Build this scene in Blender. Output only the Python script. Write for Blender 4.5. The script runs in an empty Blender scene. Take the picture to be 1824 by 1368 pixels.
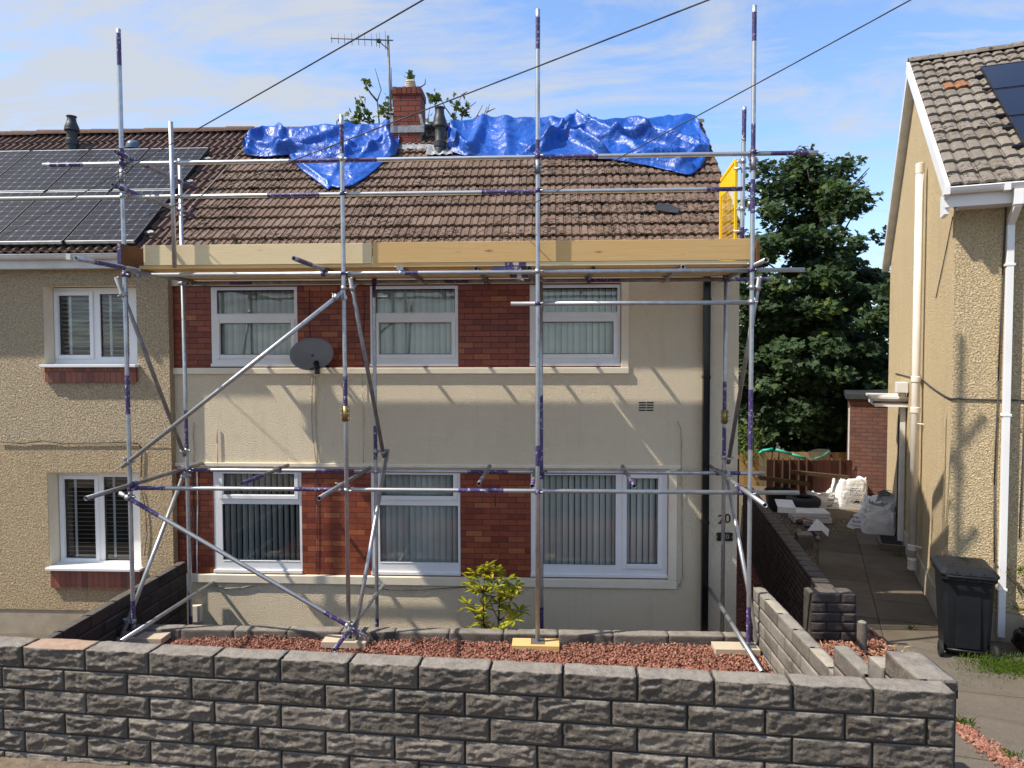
import bpy, bmesh, math, random
import numpy as np
from mathutils import Vector, Matrix, noise as mnoise
random.seed(7)
rng = np.random.default_rng(7)
SC = bpy.context.scene
COL = SC.collection
V = Vector
ZC = 4.15                       # camera height above the lowest ground; all z below are relative to the eye level
# ------------------------------------------------------------------ camera model
FPX, PCX, PCY = 1280.0, 912.0, 684.0
CAMP = V((0, -9.5, 0))
CROT = (Matrix.Rotation(math.radians(2.9), 3, 'Z') @ Matrix.Rotation(math.pi/2 - math.radians(2.24), 3, 'X')
        @ Matrix.Rotation(-.0022, 3, 'Z'))
def ray(px, py): return CROT @ V(((px-PCX)/FPX, -(py-PCY)/FPX, -1))
def aty(px, py, Y): d = ray(px, py); return CAMP + d*((Y-CAMP.y)/d.y)
def atz(px, py, Z): d = ray(px, py); return CAMP + d*((Z-CAMP.z)/d.z)
def atp(px, py, P, n): d = ray(px, py); return CAMP + d*((P-CAMP).dot(n)/d.dot(n))
def X0(px, py, Y=0): return aty(px, py, Y).x
def Z0(px, py, Y=0): return aty(px, py, Y).z
def nz(x, y, z=0): return mnoise.noise(V((x, y, z)))

# ------------------------------------------------------------------ object helpers
ORG = {}
def tag(o, label=None, cat=None, group=None, kind=None):
    if label: o['label'] = label
    if cat: o['category'] = cat
    if group: o['group'] = group
    if kind: o['kind'] = kind
    return o
def thing(name, label, cat, loc, group=None, rz=0):
    o = bpy.data.objects.new(name, None); COL.objects.link(o)
    o.empty_display_size = .1
    o.location = (loc[0], loc[1], loc[2]+ZC); o.rotation_euler = (0, 0, rz)
    ORG[o] = (V((0, 0, 0)) if rz else V(loc))
    return tag(o, label, cat, group)

class MB:
    def __init__(s): s.v=[]; s.f=[]; s.m=[]; s.s=[]; s.r=[]; s.rnd=0.5
    def add(s, vs, fs, m=0, smooth=False, rnd=None):
        b = len(s.v); rr = s.rnd if rnd is None else rnd
        s.v.extend([tuple(p) for p in vs]); s.r.extend([rr]*len(vs))
        for f in fs:
            s.f.append(tuple(i+b for i in f)); s.m.append(m); s.s.append(smooth)
        return b
    def quad(s, a, b, c, d, m=0): s.add([a,b,c,d], [(0,1,2,3)], m)
    def box(s, x0, x1, y0, y1, z0, z1, m=0, rnd=None):
        s.obox(V(((x0+x1)/2,(y0+y1)/2,(z0+z1)/2)), V((abs(x1-x0)/2,0,0)), V((0,abs(y1-y0)/2,0)), V((0,0,abs(z1-z0)/2)), m, rnd)
    def obox(s, c, ax, ay, az, m=0, rnd=None):
        vs=[c+ax*i+ay*j+az*k for i in(-1,1) for j in(-1,1) for k in(-1,1)]
        s.add(vs, [(0,1,3,2),(4,6,7,5),(0,4,5,1),(2,3,7,6),(0,2,6,4),(1,5,7,3)], m, False, rnd)
    def tube(s, p0, p1, r, n=12, m=0, bands=(), hollow=False, rnd=None, r1=None):
        p0=V(p0); p1=V(p1); d=(p1-p0); L=d.length; d.normalize()
        a=d.orthogonal().normalized(); b=d.cross(a)
        r1=r if r1 is None else r1
        ts={0.0,1.0}
        for (t0,t1,_) in bands: ts.add(max(0,t0)); ts.add(min(1,t1))
        ts=sorted(ts); vs=[]; 
        for t in ts:
            rr=r+(r1-r)*t
            for i in range(n):
                an=2*math.pi*i/n; vs.append(p0+d*(L*t)+(a*math.cos(an)+b*math.sin(an))*rr)
        base=s.add(vs,[],0,False,rnd)
        for k in range(len(ts)-1):
            tm=(ts[k]+ts[k+1])/2; mm=m
            for (t0,t1,bm) in bands:
                if t0<=tm<=t1: mm=bm
            for i in range(n):
                j=(i+1)%n
                s.f.append((base+k*n+i,base+k*n+j,base+(k+1)*n+j,base+(k+1)*n+i)); s.m.append(mm); s.s.append(True)
        if not hollow:
            s.f.append(tuple(base+i for i in range(n))[::-1]); s.m.append(m); s.s.append(False)
            q=base+(len(ts)-1)*n
            s.f.append(tuple(q+i for i in range(n))); s.m.append(m); s.s.append(False)
        else:
            for (P,dd,ring,flip) in ((p0,d,base,1),(p1,-d,base+(len(ts)-1)*n,0)):
                vs=[P+(a*math.cos(2*math.pi*i/n)+b*math.sin(2*math.pi*i/n))*r*.83 for i in range(n)]
                vs+=[P+dd*.16+(a*math.cos(2*math.pi*i/n)+b*math.sin(2*math.pi*i/n))*r*.83 for i in range(n)]
                q=s.add(vs,[],0,False,rnd)
                for i in range(n):
                    j=(i+1)%n
                    f1=(ring+i,q+i,q+j,ring+j); f2=(q+i,q+n+i,q+n+j,q+j)
                    if not flip: f1=f1[::-1]; f2=f2[::-1]
                    s.f.append(f1); s.m.append(m); s.s.append(False)
                    s.f.append(f2); s.m.append(m); s.s.append(True)
                s.f.append(tuple(q+n+i for i in range(n))); s.m.append(m); s.s.append(False)
    def path(s, pts, r, n=6, m=0):
        for a,b in zip(pts[:-1],pts[1:]):
            if (V(a)-V(b)).length>1e-5: s.tube(a,b,r,n,m)
    def lathe(s, c, prof, n=20, m=0, ax=V((0,0,1)), a=None):
        a = ax.orthogonal().normalized() if a is None else a; b=ax.cross(a)
        chains=[[prof[0]]]
        for k in range(1,len(prof)):
            chains[-1].append(prof[k])
            if k<len(prof)-1:
                d0=V((prof[k][0]-prof[k-1][0],prof[k][1]-prof[k-1][1])); d1=V((prof[k+1][0]-prof[k][0],prof[k+1][1]-prof[k][1]))
                if d0.length>1e-9 and d1.length>1e-9 and d0.angle(d1)>.6: chains.append([prof[k]])
        for ch in chains:
            vs=[]
            for (r,h) in ch:
                for i in range(n):
                    an=2*math.pi*i/n; vs.append(c+ax*h+(a*math.cos(an)+b*math.sin(an))*r)
            fs=[(k*n+i,k*n+(i+1)%n,(k+1)*n+(i+1)%n,(k+1)*n+i) for k in range(len(ch)-1) for i in range(n)]
            s.add(vs,fs,m,True)
    def grid(s, nu, nv, fn, m=0, smooth=True, rnd=None):
        vs=[fn(i/(nu-1),j/(nv-1)) for j in range(nv) for i in range(nu)]
        fs=[(j*nu+i,j*nu+i+1,(j+1)*nu+i+1,(j+1)*nu+i) for j in range(nv-1) for i in range(nu-1)]
        s.add(vs,fs,m,smooth,rnd)
    def build(s, name, mats, parent=None, bevel=0, loc=None, fixn=False):
        if not isinstance(mats,(list,tuple)): mats=[mats]
        if parent is not None: O=ORG[parent]
        else:
            if loc is None:
                a=np.array([tuple(p) for p in s.v]); lo=a.min(0); hi=a.max(0)
                loc=((lo[0]+hi[0])/2,(lo[1]+hi[1])/2,lo[2])
            O=V(loc)
        me=bpy.data.meshes.new(name)
        va=np.array([tuple(p) for p in s.v],dtype=np.float32)-np.array(O,dtype=np.float32)
        me.from_pydata(va.tolist(),[],s.f)
        for mm in mats: me.materials.append(mm)
        if len(s.f):
            me.polygons.foreach_set('material_index',np.array(s.m,dtype=np.int32))
            me.polygons.foreach_set('use_smooth',np.array(s.s,dtype=bool))
        at=me.attributes.new('rnd','FLOAT','POINT'); at.data.foreach_set('value',np.array(s.r,dtype=np.float32))
        if fixn:
            bm=bmesh.new(); bm.from_mesh(me); bmesh.ops.recalc_face_normals(bm,faces=bm.faces); bm.to_mesh(me); bm.free()
        me.update()
        o=bpy.data.objects.new(name,me); COL.objects.link(o)
        if parent is not None: o.parent=parent; ORG[o]=O
        else: o.location=(O.x,O.y,O.z+ZC); ORG[o]=O
        if bevel:
            bv=o.modifiers.new('edge','BEVEL'); bv.width=bevel; bv.segments=2; bv.limit_method='ANGLE'; bv.angle_limit=math.radians(40)
        return o
def np_mesh(name, verts, loops, starts, mats, midx=None, rnd=None, parent=None, loc=(0,0,0), smooth=False):
    """big meshes straight from arrays"""
    O=ORG[parent] if parent is not None else V(loc)
    verts=np.asarray(verts,dtype=np.float32)-np.array(O,dtype=np.float32)
    me=bpy.data.meshes.new(name)
    me.vertices.add(len(verts)); me.vertices.foreach_set('co',verts.ravel())
    me.loops.add(len(loops)); me.loops.foreach_set('vertex_index',np.asarray(loops,dtype=np.int32))
    me.polygons.add(len(starts)); me.polygons.foreach_set('loop_start',np.asarray(starts,dtype=np.int32))
    for mm in mats: me.materials.append(mm)
    if midx is not None: me.polygons.foreach_set('material_index',np.asarray(midx,dtype=np.int32))
    if rnd is not None:
        at=me.attributes.new('rnd','FLOAT','POINT'); at.data.foreach_set('value',np.asarray(rnd,dtype=np.float32))
    me.update(calc_edges=True); me.validate()
    me.polygons.foreach_set('use_smooth',np.full(len(starts),smooth,dtype=bool))
    o=bpy.data.objects.new(name,me); COL.objects.link(o)
    if parent is not None: o.parent=parent; ORG[o]=O
    else: o.location=(O.x,O.y,O.z+ZC); ORG[o]=O
    return o

# ------------------------------------------------------------------ materials
class NT:
    def __init__(s,name):
        s.mat=bpy.data.materials.new(name); s.mat.use_nodes=True; s.t=s.mat.node_tree
        s.t.nodes.clear(); s.out=s.t.nodes.new('ShaderNodeOutputMaterial')
        s.bs=s.t.nodes.new('ShaderNodeBsdfPrincipled'); s.t.links.new(s.bs.outputs[0],s.out.inputs[0])
        s._tc=None
    def n(s,typ,ins=None,**kw):
        nd=s.t.nodes.new('ShaderNode'+typ)
        for k,v in kw.items(): setattr(nd,k,v)
        for k,v in (ins or {}).items(): s.set(nd.inputs[k],v)
        return nd
    def set(s,sock,v):
        if isinstance(v,bpy.types.NodeSocket): s.t.links.new(v,sock)
        elif isinstance(v,bpy.types.Node): s.t.links.new(v.outputs[0],sock)
        else:
            if sock.type=='RGBA' and len(v)==3: v=(*v,1)
            sock.default_value=v
    def co(s):
        if s._tc is None: s._tc=s.n('TexCoord').outputs['Object']
        return s._tc
    def map(s,scale=(1,1,1),loc=(0,0,0),rot=(0,0,0)):
        return s.n('Mapping',{'Vector':s.co(),'Scale':scale,'Location':loc,'Rotation':rot})
    def noise(s,scale,detail=3,rough=.55,vec=None,dist=0):
        return s.n('TexNoise',{'Vector':vec or s.co(),'Scale':scale,'Detail':detail,'Roughness':rough,'Distortion':dist}).outputs[0]
    def vor(s,scale,vec=None,feat='F1',out='Distance',rnd=1.):
        return s.n('TexVoronoi',{'Vector':vec or s.co(),'Scale':scale,'Randomness':rnd},feature=feat).outputs[out]
    def ramp(s,fac,a,b,ca=(0,0,0),cb=(1,1,1)):
        r=s.n('ValToRGB',{'Fac':fac}); e=r.color_ramp.elements
        e[0].position=a; e[1].position=b; e[0].color=(*ca,1); e[1].color=(*cb,1); return r.outputs[0]
    def mr(s,fac,a,b,c=0.,d=1.):
        return s.n('MapRange',{'Value':fac,'From Min':a,'From Max':b,'To Min':c,'To Max':d}).outputs[0]
    def mix(s,fac,a,b,mode='MIX'):
        m=s.n('Mix',data_type='RGBA',blend_type=mode); s.set(m.inputs[0],fac); s.set(m.inputs[6],a); s.set(m.inputs[7],b); return m.outputs[2]
    def math(s,op,a,b=0.):
        m=s.n('Math',operation=op); s.set(m.inputs[0],a); s.set(m.inputs[1],b); return m.outputs[0]
    def rnd(s): return s.n('Attribute',attribute_name='rnd').outputs['Fac']
    def bump(s,h,dist,strength=1.,prev=None):
        i={'Height':h,'Distance':dist,'Strength':strength}
        if prev is not None: i['Normal']=prev
        return s.n('Bump',i).outputs[0]
    def fin(s,col,rough=.8,metal=0.,normal=None,spec=.4,**kw):
        s.set(s.bs.inputs['Base Color'],col); s.set(s.bs.inputs['Roughness'],rough); s.set(s.bs.inputs['Metallic'],metal)
        s.bs.inputs['Specular IOR Level'].default_value=spec
        if normal is not None: s.set(s.bs.inputs['Normal'],normal)
        for k,v in kw.items(): s.set(s.bs.inputs[k],v)
        return s.mat

def plain(name,col,col2=None,scale=8,rough=.6,metal=0.,bs=None,bd=.001,spec=.4,var=0.,a=.35,b=.65):
    t=NT(name); c=col
    if col2 is not None: c=t.mix(t.mr(t.noise(scale,4),a,b),col,col2)
    if var: 
        k=t.mr(t.rnd(),0,1,1-var,1+var); c=t.mix(1.,c,t.n('CombineColor',{0:k,1:k,2:k}),'MULTIPLY')
    nrm=t.bump(t.noise(bs,3),bd) if bs else None
    return t.fin(c,rough,metal,nrm,spec)

def m_render(name,col,col2,scale,dist,worm=False,dirt=None,band=None):
    t=NT(name)
    h=t.noise(scale,3,.6,dist=.6 if worm else 0.)
    big=t.noise(.7,4,.6)
    c=t.mix(t.mr(big,.3,.7),col,col2)
    if band: c=t.mix(t.mr(t.n('SeparateXYZ',{0:t.co()}).outputs[2],band[0]-.01,band[0]+.01,.8,0),c,band[1])
    if worm:   # bump hollows painted darker as shade in the pits; single pebbles vary in tone
        c=t.mix(t.mr(h,.40,.54),[x*.70 for x in col2],c)
        c=t.mix(t.mr(t.vor(scale*.8,out='Color'),.7,1.,0,.5),c,(.75,.62,.40))
    else:
        c=t.mix(t.mr(t.noise(3,5,.7),.55,.8,0,.35),c,[x*.7 for x in col2])
    if dirt:   # rain streaks
        st=t.noise(2.2,4,.6,vec=t.map((3,3,.25)))
        c=t.mix(t.mr(st,.55,.8,0,.3),c,dirt)
    nb=t.bump(t.mr(h,.3,.7),dist)
    return t.fin(c,.92,0,nb,.2)

def m_brick(name,cols,mortar,bw=.2277,bh=.0765,ms=.009,axis='xy',rough=.5,bd=.006,off=0.,soot=0.):
    t=NT(name)
    sp=t.n('SeparateXYZ',{0:t.co()})
    u=t.math('ADD',sp.outputs[0],sp.outputs[1]) if axis=='xy' else sp.outputs[0]
    vec=t.n('CombineXYZ',{0:u,1:t.math('ADD',sp.outputs[2],off),2:0.})
    br=t.n('TexBrick',{'Vector':vec,'Color1':(0,0,0),'Color2':(1,1,1),'Mortar':(0,0,0),'Scale':1.,'Mortar Size':ms*.5,'Mortar Smooth':.2,'Bias':0.,'Brick Width':bw,'Row Height':bh})
    br.offset=.5
    r=t.n('ValToRGB',{'Fac':br.outputs[0]}); e=r.color_ramp.elements
    e[0].color=(*cols[0],1); e[1].color=(*cols[-1],1); e[0].position=.05; e[1].position=.97
    for i,cc in enumerate(cols[1:-1]):
        q=e.new((i+1)/(len(cols)-1)); q.color=(*cc,1)
    c=t.mix(t.mr(t.noise(30,4),.3,.7,0,.35),r.outputs[0],[x*.6 for x in cols[0]])
    c=t.mix(br.outputs['Fac'],c,mortar)
    if soot: c=t.mix(t.mr(t.noise(5,5,.7),.5,.75,0,soot),c,(.02,.016,.014))
    n1=t.bump(t.noise(60,3),.0015)
    n2=t.bump(t.math('SUBTRACT',1.,br.outputs['Fac']),bd,1.,n1)
    return t.fin(c,t.mr(br.outputs['Fac'],0,1,rough,.9),0,n2,.4)

def m_metal(name,base=(.56,.58,.6),dark=(.30,.31,.33),rough=.38):
    t=NT(name)
    n1=t.noise(9,5,.7); n2=t.noise(55,3,.6)
    c=t.mix(t.mr(n1,.35,.75),base,dark); c=t.mix(t.mr(n2,.5,.75,0,.5),c,[x*.75 for x in base])
    c=t.mix(t.mr(t.noise(13,6,.8,vec=t.map((1,1,1),(3,9,4))),.63,.72,0,.55),c,(.16,.10,.07)); c=t.mix(t.mr(t.noise(19,5,.8,vec=t.map((1,1,1),(8,1,6))),.66,.72,0,.7),c,(.62,.60,.56))
    return t.fin(c,t.mr(n1,.3,.7,rough,rough+.2),.85,t.bump(n2,.0006),.5)
def m_purple(name):
    t=NT(name)
    chip=t.noise(26,5,.75); k=t.mr(chip,.575,.61)
    c=t.mix(t.mr(t.noise(6,3),.3,.7),(.042,.027,.105),(.072,.048,.16))
    c=t.mix(k,c,(.5,.5,.52))
    return t.fin(c,.45,0.,t.bump(t.noise(40,2),.0005),.5)
def m_wood(name,a,b,knot=(.10,.05,.02),gx=(1.,9,28),var=.12,rough=.75):
    t=NT(name)
    vec=t.map(gx)
    g=t.noise(2.2,5,.65,vec=vec,dist=1.2)
    c=t.mix(t.mr(g,.3,.7),a,b)
    kv=t.vor(1.6,vec=t.map((1,1.2,3.4)))
    c=t.mix(t.mr(kv,.02,.10,.85,0),c,knot)
    k=t.mr(t.rnd(),0,1,1-var,1+var); c=t.mix(1.,c,t.n('CombineColor',{0:k,1:k,2:k}),'MULTIPLY')
    return t.fin(c,rough,0,t.bump(g,.0015),.25)
def m_tile(name,a,b,moss=.62,lich=(.3,.27,.23),warm=None):
    t=NT(name)
    r=t.rnd()
    c=t.mix(r,a,b)
    if warm is not None: c=t.mix(t.mr(r,.985,.988),c,warm)
    c=t.mix(t.mr(t.noise(14,5,.7),.5,.75,0,.55),c,lich)
    ms=t.noise(15,6,.74); big=t.noise(.9,3)
    k=t.math('MULTIPLY',t.mr(ms,moss-.06,moss),t.mr(big,.36,.52))
    c=t.mix(k,c,(.018,.014,.011))
    h=t.bump(t.noise(70,4,.7),.003); h=t.bump(ms,.012,.6,h)
    return t.fin(c,.9,0,h,.25)
def m_block(name,a,b,dark,pale,ptop=None,edge=0.):
    t=NT(name)
    c=t.mix(t.mr(t.noise(3.,5,.7),.3,.7),a,b)
    c=t.mix(t.mr(t.noise(2.1,6,.75,vec=t.map((1,1,1.6),(3,1,5))),.45,.72,0,.8),c,dark)
    k=t.mr(t.rnd(),0,1,.72,1.28); c=t.mix(1.,c,t.n('CombineColor',{0:k,1:k,2:k}),'MULTIPLY')
    c=t.mix(t.mr(t.noise(28,4,.7),.56,.74,0,.7),c,pale)
    c=t.mix(t.mr(t.noise(4.3,6,.8,vec=t.map((1,1,1),(9,4,2))),.655,.75,0,.7),c,(.42,.39,.35))
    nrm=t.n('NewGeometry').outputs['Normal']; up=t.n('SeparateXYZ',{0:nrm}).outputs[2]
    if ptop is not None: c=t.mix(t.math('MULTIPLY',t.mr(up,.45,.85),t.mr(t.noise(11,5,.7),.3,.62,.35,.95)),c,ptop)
    sp1=t.noise(105,3,.8); c=t.mix(t.mr(sp1,.58,.68,0,.55),c,pale); c=t.mix(t.mr(t.noise(85,3,.8,vec=t.map((1,1,1),(7,7,7))),.58,.68,0,.6),c,dark)
    h=t.bump(t.noise(38,5,.72),.016); h=t.bump(t.noise(120,3,.7),.005,1.,h)
    return t.fin(c,.93,0,h,.2)
def m_leaf(name,a,b,trans=.25,rough=.45,yellow=None):
    t=NT(name)
    r=t.rnd(); c=t.mix(r,a,b)
    if yellow is not None: c=t.mix(t.mr(r,.93,.95),c,yellow)
    t.fin(c,rough,0,None,.16)
    tr=t.n('BsdfTranslucent',{'Color':t.mix(.5,c,(.16,.22,.03))})
    ms=t.n('MixShader',{0:trans}); t.t.links.new(t.bs.outputs[0],ms.inputs[1]); t.t.links.new(tr.outputs[0],ms.inputs[2])
    t.t.links.new(ms.outputs[0],t.out.inputs[0]); return t.mat
def m_glass(name,tint=(.80,.86,.84),refl=1.):
    t=NT(name)
    fr=t.n('Fresnel',{'IOR':1.52*1.0}); 
    k=t.math('MULTIPLY',fr.outputs[0],2.0*refl)
    gl=t.n('BsdfGlossy',{'Color':(1,1,1),'Roughness':.01,'Normal':t.bump(t.noise(1.5,2),.0012)}); tp=t.n('BsdfTransparent',{'Color':tint})
    ms=t.n('MixShader',{0:k}); t.t.links.new(tp.outputs[0],ms.inputs[1]); t.t.links.new(gl.outputs[0],ms.inputs[2])
    t.t.links.new(ms.outputs[0],t.out.inputs[0]); return t.mat
def m_solar(name):
    t=NT(name)
    uv=t.n('UVMap').outputs[0]; sp=t.n('SeparateXYZ',{0:uv})
    def line(x,per,w):   # distance to nearest multiple
        f=t.math('FRACT',t.math('DIVIDE',x,per)); d=t.math('MINIMUM',f,t.math('SUBTRACT',1.,f)); return t.math('LESS_THAN',d,w/per)
    gx=line(sp.outputs[0],1/6,.008); gy=line(sp.outputs[1],1/10,.0055)
    bb=line(t.math('ADD',sp.outputs[0],1/36),1/18,.0032)
    k=t.math('MAXIMUM',t.math('MAXIMUM',gx,gy),t.math('MULTIPLY',bb,.55))
    c=t.mix(t.mr(t.noise(3),.3,.7),(.012,.012,.017),(.019,.019,.025))
    c=t.mix(t.math('MULTIPLY',k,.42),c,(.15,.15,.16))
    # white corner diamonds where the cells meet
    fx=t.math('FRACT',t.math('MULTIPLY',sp.outputs[0],6.)); fy=t.math('FRACT',t.math('MULTIPLY',sp.outputs[1],10.))
    dx=t.math('MINIMUM',fx,t.math('SUBTRACT',1.,fx)); dy=t.math('MINIMUM',fy,t.math('SUBTRACT',1.,fy))
    c=t.mix(t.math('LESS_THAN',t.math('ADD',dx,dy),.10),c,(.27,.27,.28))
    return t.fin(c,.34,0,None,.10)
def m_tarp(name):
    t=NT(name)
    n1=t.noise(16,6,.72,dist=1.2)
    c=t.mix(t.mr(t.noise(2.5,3),.3,.7),(.004,.062,.32),(.007,.09,.43))
    wv=t.n('VectorMath',{0:t.co(),1:t.n('TexNoise',{'Vector':t.co(),'Scale':3.,'Detail':2.}).outputs['Color']},operation='ADD'); h=t.bump(t.vor(5,wv.outputs[0]),.022,.6); h=t.bump(t.vor(13,wv.outputs[0]),.006,.6,h); h=t.bump(t.noise(55,3),.0045,.7,h)
    return t.fin(c,t.mr(t.noise(30,3),.3,.7,.33,.48),0,h,.5)

M={}
M['cream']=m_render('cream_stipple_render',(.84,.715,.515),(.80,.675,.475),66,.012,False,(.52,.44,.31))
M['creamsmooth']=plain('cream_smooth_paint',(.80,.71,.54),(.74,.65,.49),5,.7,bs=60,bd=.0015)
M['pebble']=m_render('tan_pebbledash',(.90,.725,.485),(.84,.665,.435),44,.05,True,(.38,.31,.20),band=(2.37,(.88,.645,.36)))
M['pebbleR']=m_render('golden_pebbledash',(.94,.755,.465),(.90,.70,.415),48,.042,True,(.36,.27,.14))
M['plinth']=plain('plinth_render',(.46,.39,.28),(.36,.30,.22),4,.9,bs=50,bd=.002)
M['redbrick']=m_brick('red_panel_brick',[(.18,.040,.022),(.25,.055,.028),(.31,.077,.036),(.25,.053,.027),(.42,.135,.05)],(.10,.035,.025),axis='x',bd=.004,rough=.42)
M['brickcham']=m_brick('chimney_brick',[(.20,.045,.03),(.27,.065,.04),(.23,.05,.035)],(.035,.03,.028),bw=.24,bh=.083,ms=.014,rough=.8,soot=.6)
M['brickout']=m_brick('outhouse_brick',[(.15,.066,.05),(.21,.092,.066),(.175,.075,.055)],(.075,.06,.05),bh=.085,ms=.014,rough=.85,soot=.3)
M['soldier']=m_brick('sill_soldier_brick',[(.17,.065,.05),(.34,.11,.07),(.25,.09,.06)],(.10,.07,.055),bw=.078,bh=1.2,ms=.008,axis='x',off=.3)
M['white']=plain('white_upvc',(.82,.81,.79),(.77,.76,.74),3,.32,spec=.5)
M['whiteold']=plain('white_weathered_upvc',(.74,.73,.70),(.62,.60,.56),4,.4)
M['offwhite']=plain('off_white_pipe',(.74,.70,.63),(.66,.61,.53),3,.45)
M['black']=plain('black_plastic',(.012,.012,.013),(.02,.02,.021),6,.4)
M['blackgloss']=plain('black_gloss',(.01,.01,.011),None,6,.18)
M['dark']=plain('dark_void',(.01,.01,.01),None,6,.9)
M['grey']=plain('dark_grey_plastic',(.026,.029,.031),(.04,.043,.045),5,.5)
M['dish']=plain('dish_grey',(.21,.205,.20),(.18,.176,.17),3,.5)
M['lead']=plain('lead_flashing',(.36,.37,.38),(.24,.25,.26),7,.55,.3,bs=14,bd=.008)
M['glass']=m_glass('window_glass',(.93,.95,.91),.9)
M['glassdark']=m_glass('window_glass_dark',(.72,.78,.76),.6)
M['blind']=plain('vertical_blind_fabric',(.84,.87,.83),(.78,.81,.78),4,.85,var=.10)
M['shutter']=plain('grey_slat_blind',(.70,.71,.73),(.64,.65,.67),4,.6,var=.06)
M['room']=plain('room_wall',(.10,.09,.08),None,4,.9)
M['galv']=m_metal('galvanised_tube',(.54,.56,.57),(.32,.33,.345),.36)
M['galvold']=m_metal('weathered_tube',(.34,.34,.34),(.20,.19,.19),.5)
M['coup']=m_metal('zinc_coupler',(.52,.53,.55),(.25,.25,.26),.35)
M['gold']=m_metal('brass_sleeve',(.42,.31,.13),(.16,.11,.05),.4)
M['purple']=m_purple('purple_paint')
M['woodp']=m_wood('pale_scaffold_board',(.80,.64,.38),(.74,.57,.32),(.25,.13,.06))
M['woody']=m_wood('honey_scaffold_board',(.67,.445,.19),(.60,.37,.145),(.22,.10,.04))
M['padwood']=m_wood('dusty_pad_wood',(.52,.44,.33),(.44,.36,.26),(.2,.12,.07))
M['woodd']=m_wood('brown_old_board',(.19,.085,.03),(.13,.055,.02),(.05,.02,.01))
M['fencel']=m_wood('pale_fence_board',(.52,.34,.14),(.42,.26,.10),gx=(30,30,1.2),var=.25)
M['fenced']=m_wood('dark_fence_board',(.085,.03,.02),(.055,.02,.014),gx=(30,30,1.2),var=.3)
M['fencer']=m_wood('fence_rail',(.105,.068,.038),(.075,.048,.027),gx=(1.5,20,20))
M['tile']=m_tile('brown_concrete_tile',(.142,.092,.066),(.20,.136,.10),.56,(.20,.145,.115))
M['tileL']=m_tile('dark_brown_concrete_tile',(.105,.062,.048),(.14,.086,.066),.66,(.19,.14,.11))
M['tileR']=m_tile('grey_weathered_tile',(.16,.135,.108),(.23,.20,.165),.60,(.34,.31,.27),(.27,.12,.06))
M['under']=plain('roof_felt',(.03,.026,.022),None,5,.9)
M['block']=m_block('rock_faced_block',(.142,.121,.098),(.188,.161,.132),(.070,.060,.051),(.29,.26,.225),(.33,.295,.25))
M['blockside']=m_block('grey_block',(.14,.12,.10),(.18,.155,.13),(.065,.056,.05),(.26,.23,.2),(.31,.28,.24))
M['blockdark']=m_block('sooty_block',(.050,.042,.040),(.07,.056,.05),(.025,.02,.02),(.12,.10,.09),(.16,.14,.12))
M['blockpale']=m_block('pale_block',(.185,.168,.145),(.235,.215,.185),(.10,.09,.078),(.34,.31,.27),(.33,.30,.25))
M['mortar']=plain('dark_mortar',(.03,.026,.023),(.06,.052,.045),9,.95,bs=70,bd=.004)
M['sand']=plain('broken_sandstone',(.36,.25,.175),(.30,.20,.14),14,.95,bs=40,bd=.006)
M['sandp']=plain('broken_pale_face',(.36,.32,.255),(.30,.265,.21),14,.95,bs=40,bd=.006)
M['gravelr']=plain('red_stone_chip',(.24,.098,.063),(.33,.16,.112),20,.85,var=.45,bs=90,bd=.003)
M['gravelbed']=plain('red_gravel_bed',(.10,.03,.018),(.26,.08,.045),60,.95,bs=55,bd=.02)
M['gravelb']=plain('brown_gravel_bed',(.07,.05,.03),(.21,.16,.10),50,.95,bs=50,bd=.02)
M['concrete']=None
t=NT('driveway_concrete')
c=t.mix(t.mr(t.noise(1.3,6,.7),.3,.7),(.112,.092,.070),(.168,.142,.112))
c=t.mix(t.mr(t.noise(55,4,.75),.55,.72,0,.7),c,(.27,.24,.205)); c=t.mix(t.mr(t.noise(70,4,.7,vec=t.map((1,1,1),(4,4,4))),.58,.7,0,.6),c,(.06,.052,.043))
br=t.n('TexBrick',{'Vector':t.map((1,1,1),(.35,.2,0),(0,0,.34)),'Scale':1.,'Mortar Size':.012,'Mortar Smooth':.1,'Brick Width':2.6,'Row Height':1.7}); c=t.mix(t.math('MULTIPLY',br.outputs['Fac'],.75),c,(.045,.045,.03)); c=t.mix(t.mr(t.noise(2.1,6,.8,vec=t.map((1,1,1),(2,7,3))),.56,.72,0,.45),c,(.075,.065,.052)); c=t.mix(t.mr(t.vor(1.1,t.n('VectorMath',{0:t.co(),1:t.n('TexNoise',{'Vector':t.co(),'Scale':4.,'Detail':4.}).outputs['Color']},operation='ADD').outputs[0],'DISTANCE_TO_EDGE'),0,.008,.6,0),c,(.05,.045,.04))
M['concrete']=t.fin(c,.92,0,t.bump(t.noise(80,4,.7),.005),.2)
t=NT('path_slab')
c=t.mix(t.mr(t.noise(1.7,6,.75),.3,.7),(.095,.074,.051),(.15,.122,.088)); c=t.mix(t.mr(t.noise(3.2,5,.8,vec=t.map((1,1,1),(2,8,1))),.58,.75,0,.6),c,(.07,.075,.035))
c=t.mix(t.mr(t.noise(2.4,6,.8,vec=t.map((1,1,1),(6,1,3))),.56,.7,0,.5),c,(.06,.05,.04)); k=t.mr(t.rnd(),0,1,.8,1.2); c=t.mix(1.,c,t.n('CombineColor',{0:k,1:k,2:k}),'MULTIPLY')
M['slab']=t.fin(c,.9,0,t.bump(t.noise(60,4,.7),.005),.2)
M['pave']=plain('road_asphalt',(.05,.048,.045),(.075,.07,.066),3,.9,bs=120,bd=.004)
M['earth']=plain('earth_and_grass',(.05,.07,.025),(.09,.075,.045),2,.95,bs=30,bd=.02)
M['verge']=plain('sandy_footway',(.20,.15,.10),(.12,.09,.065),11,.95,bs=60,bd=.01)
M['bag']=None
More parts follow.
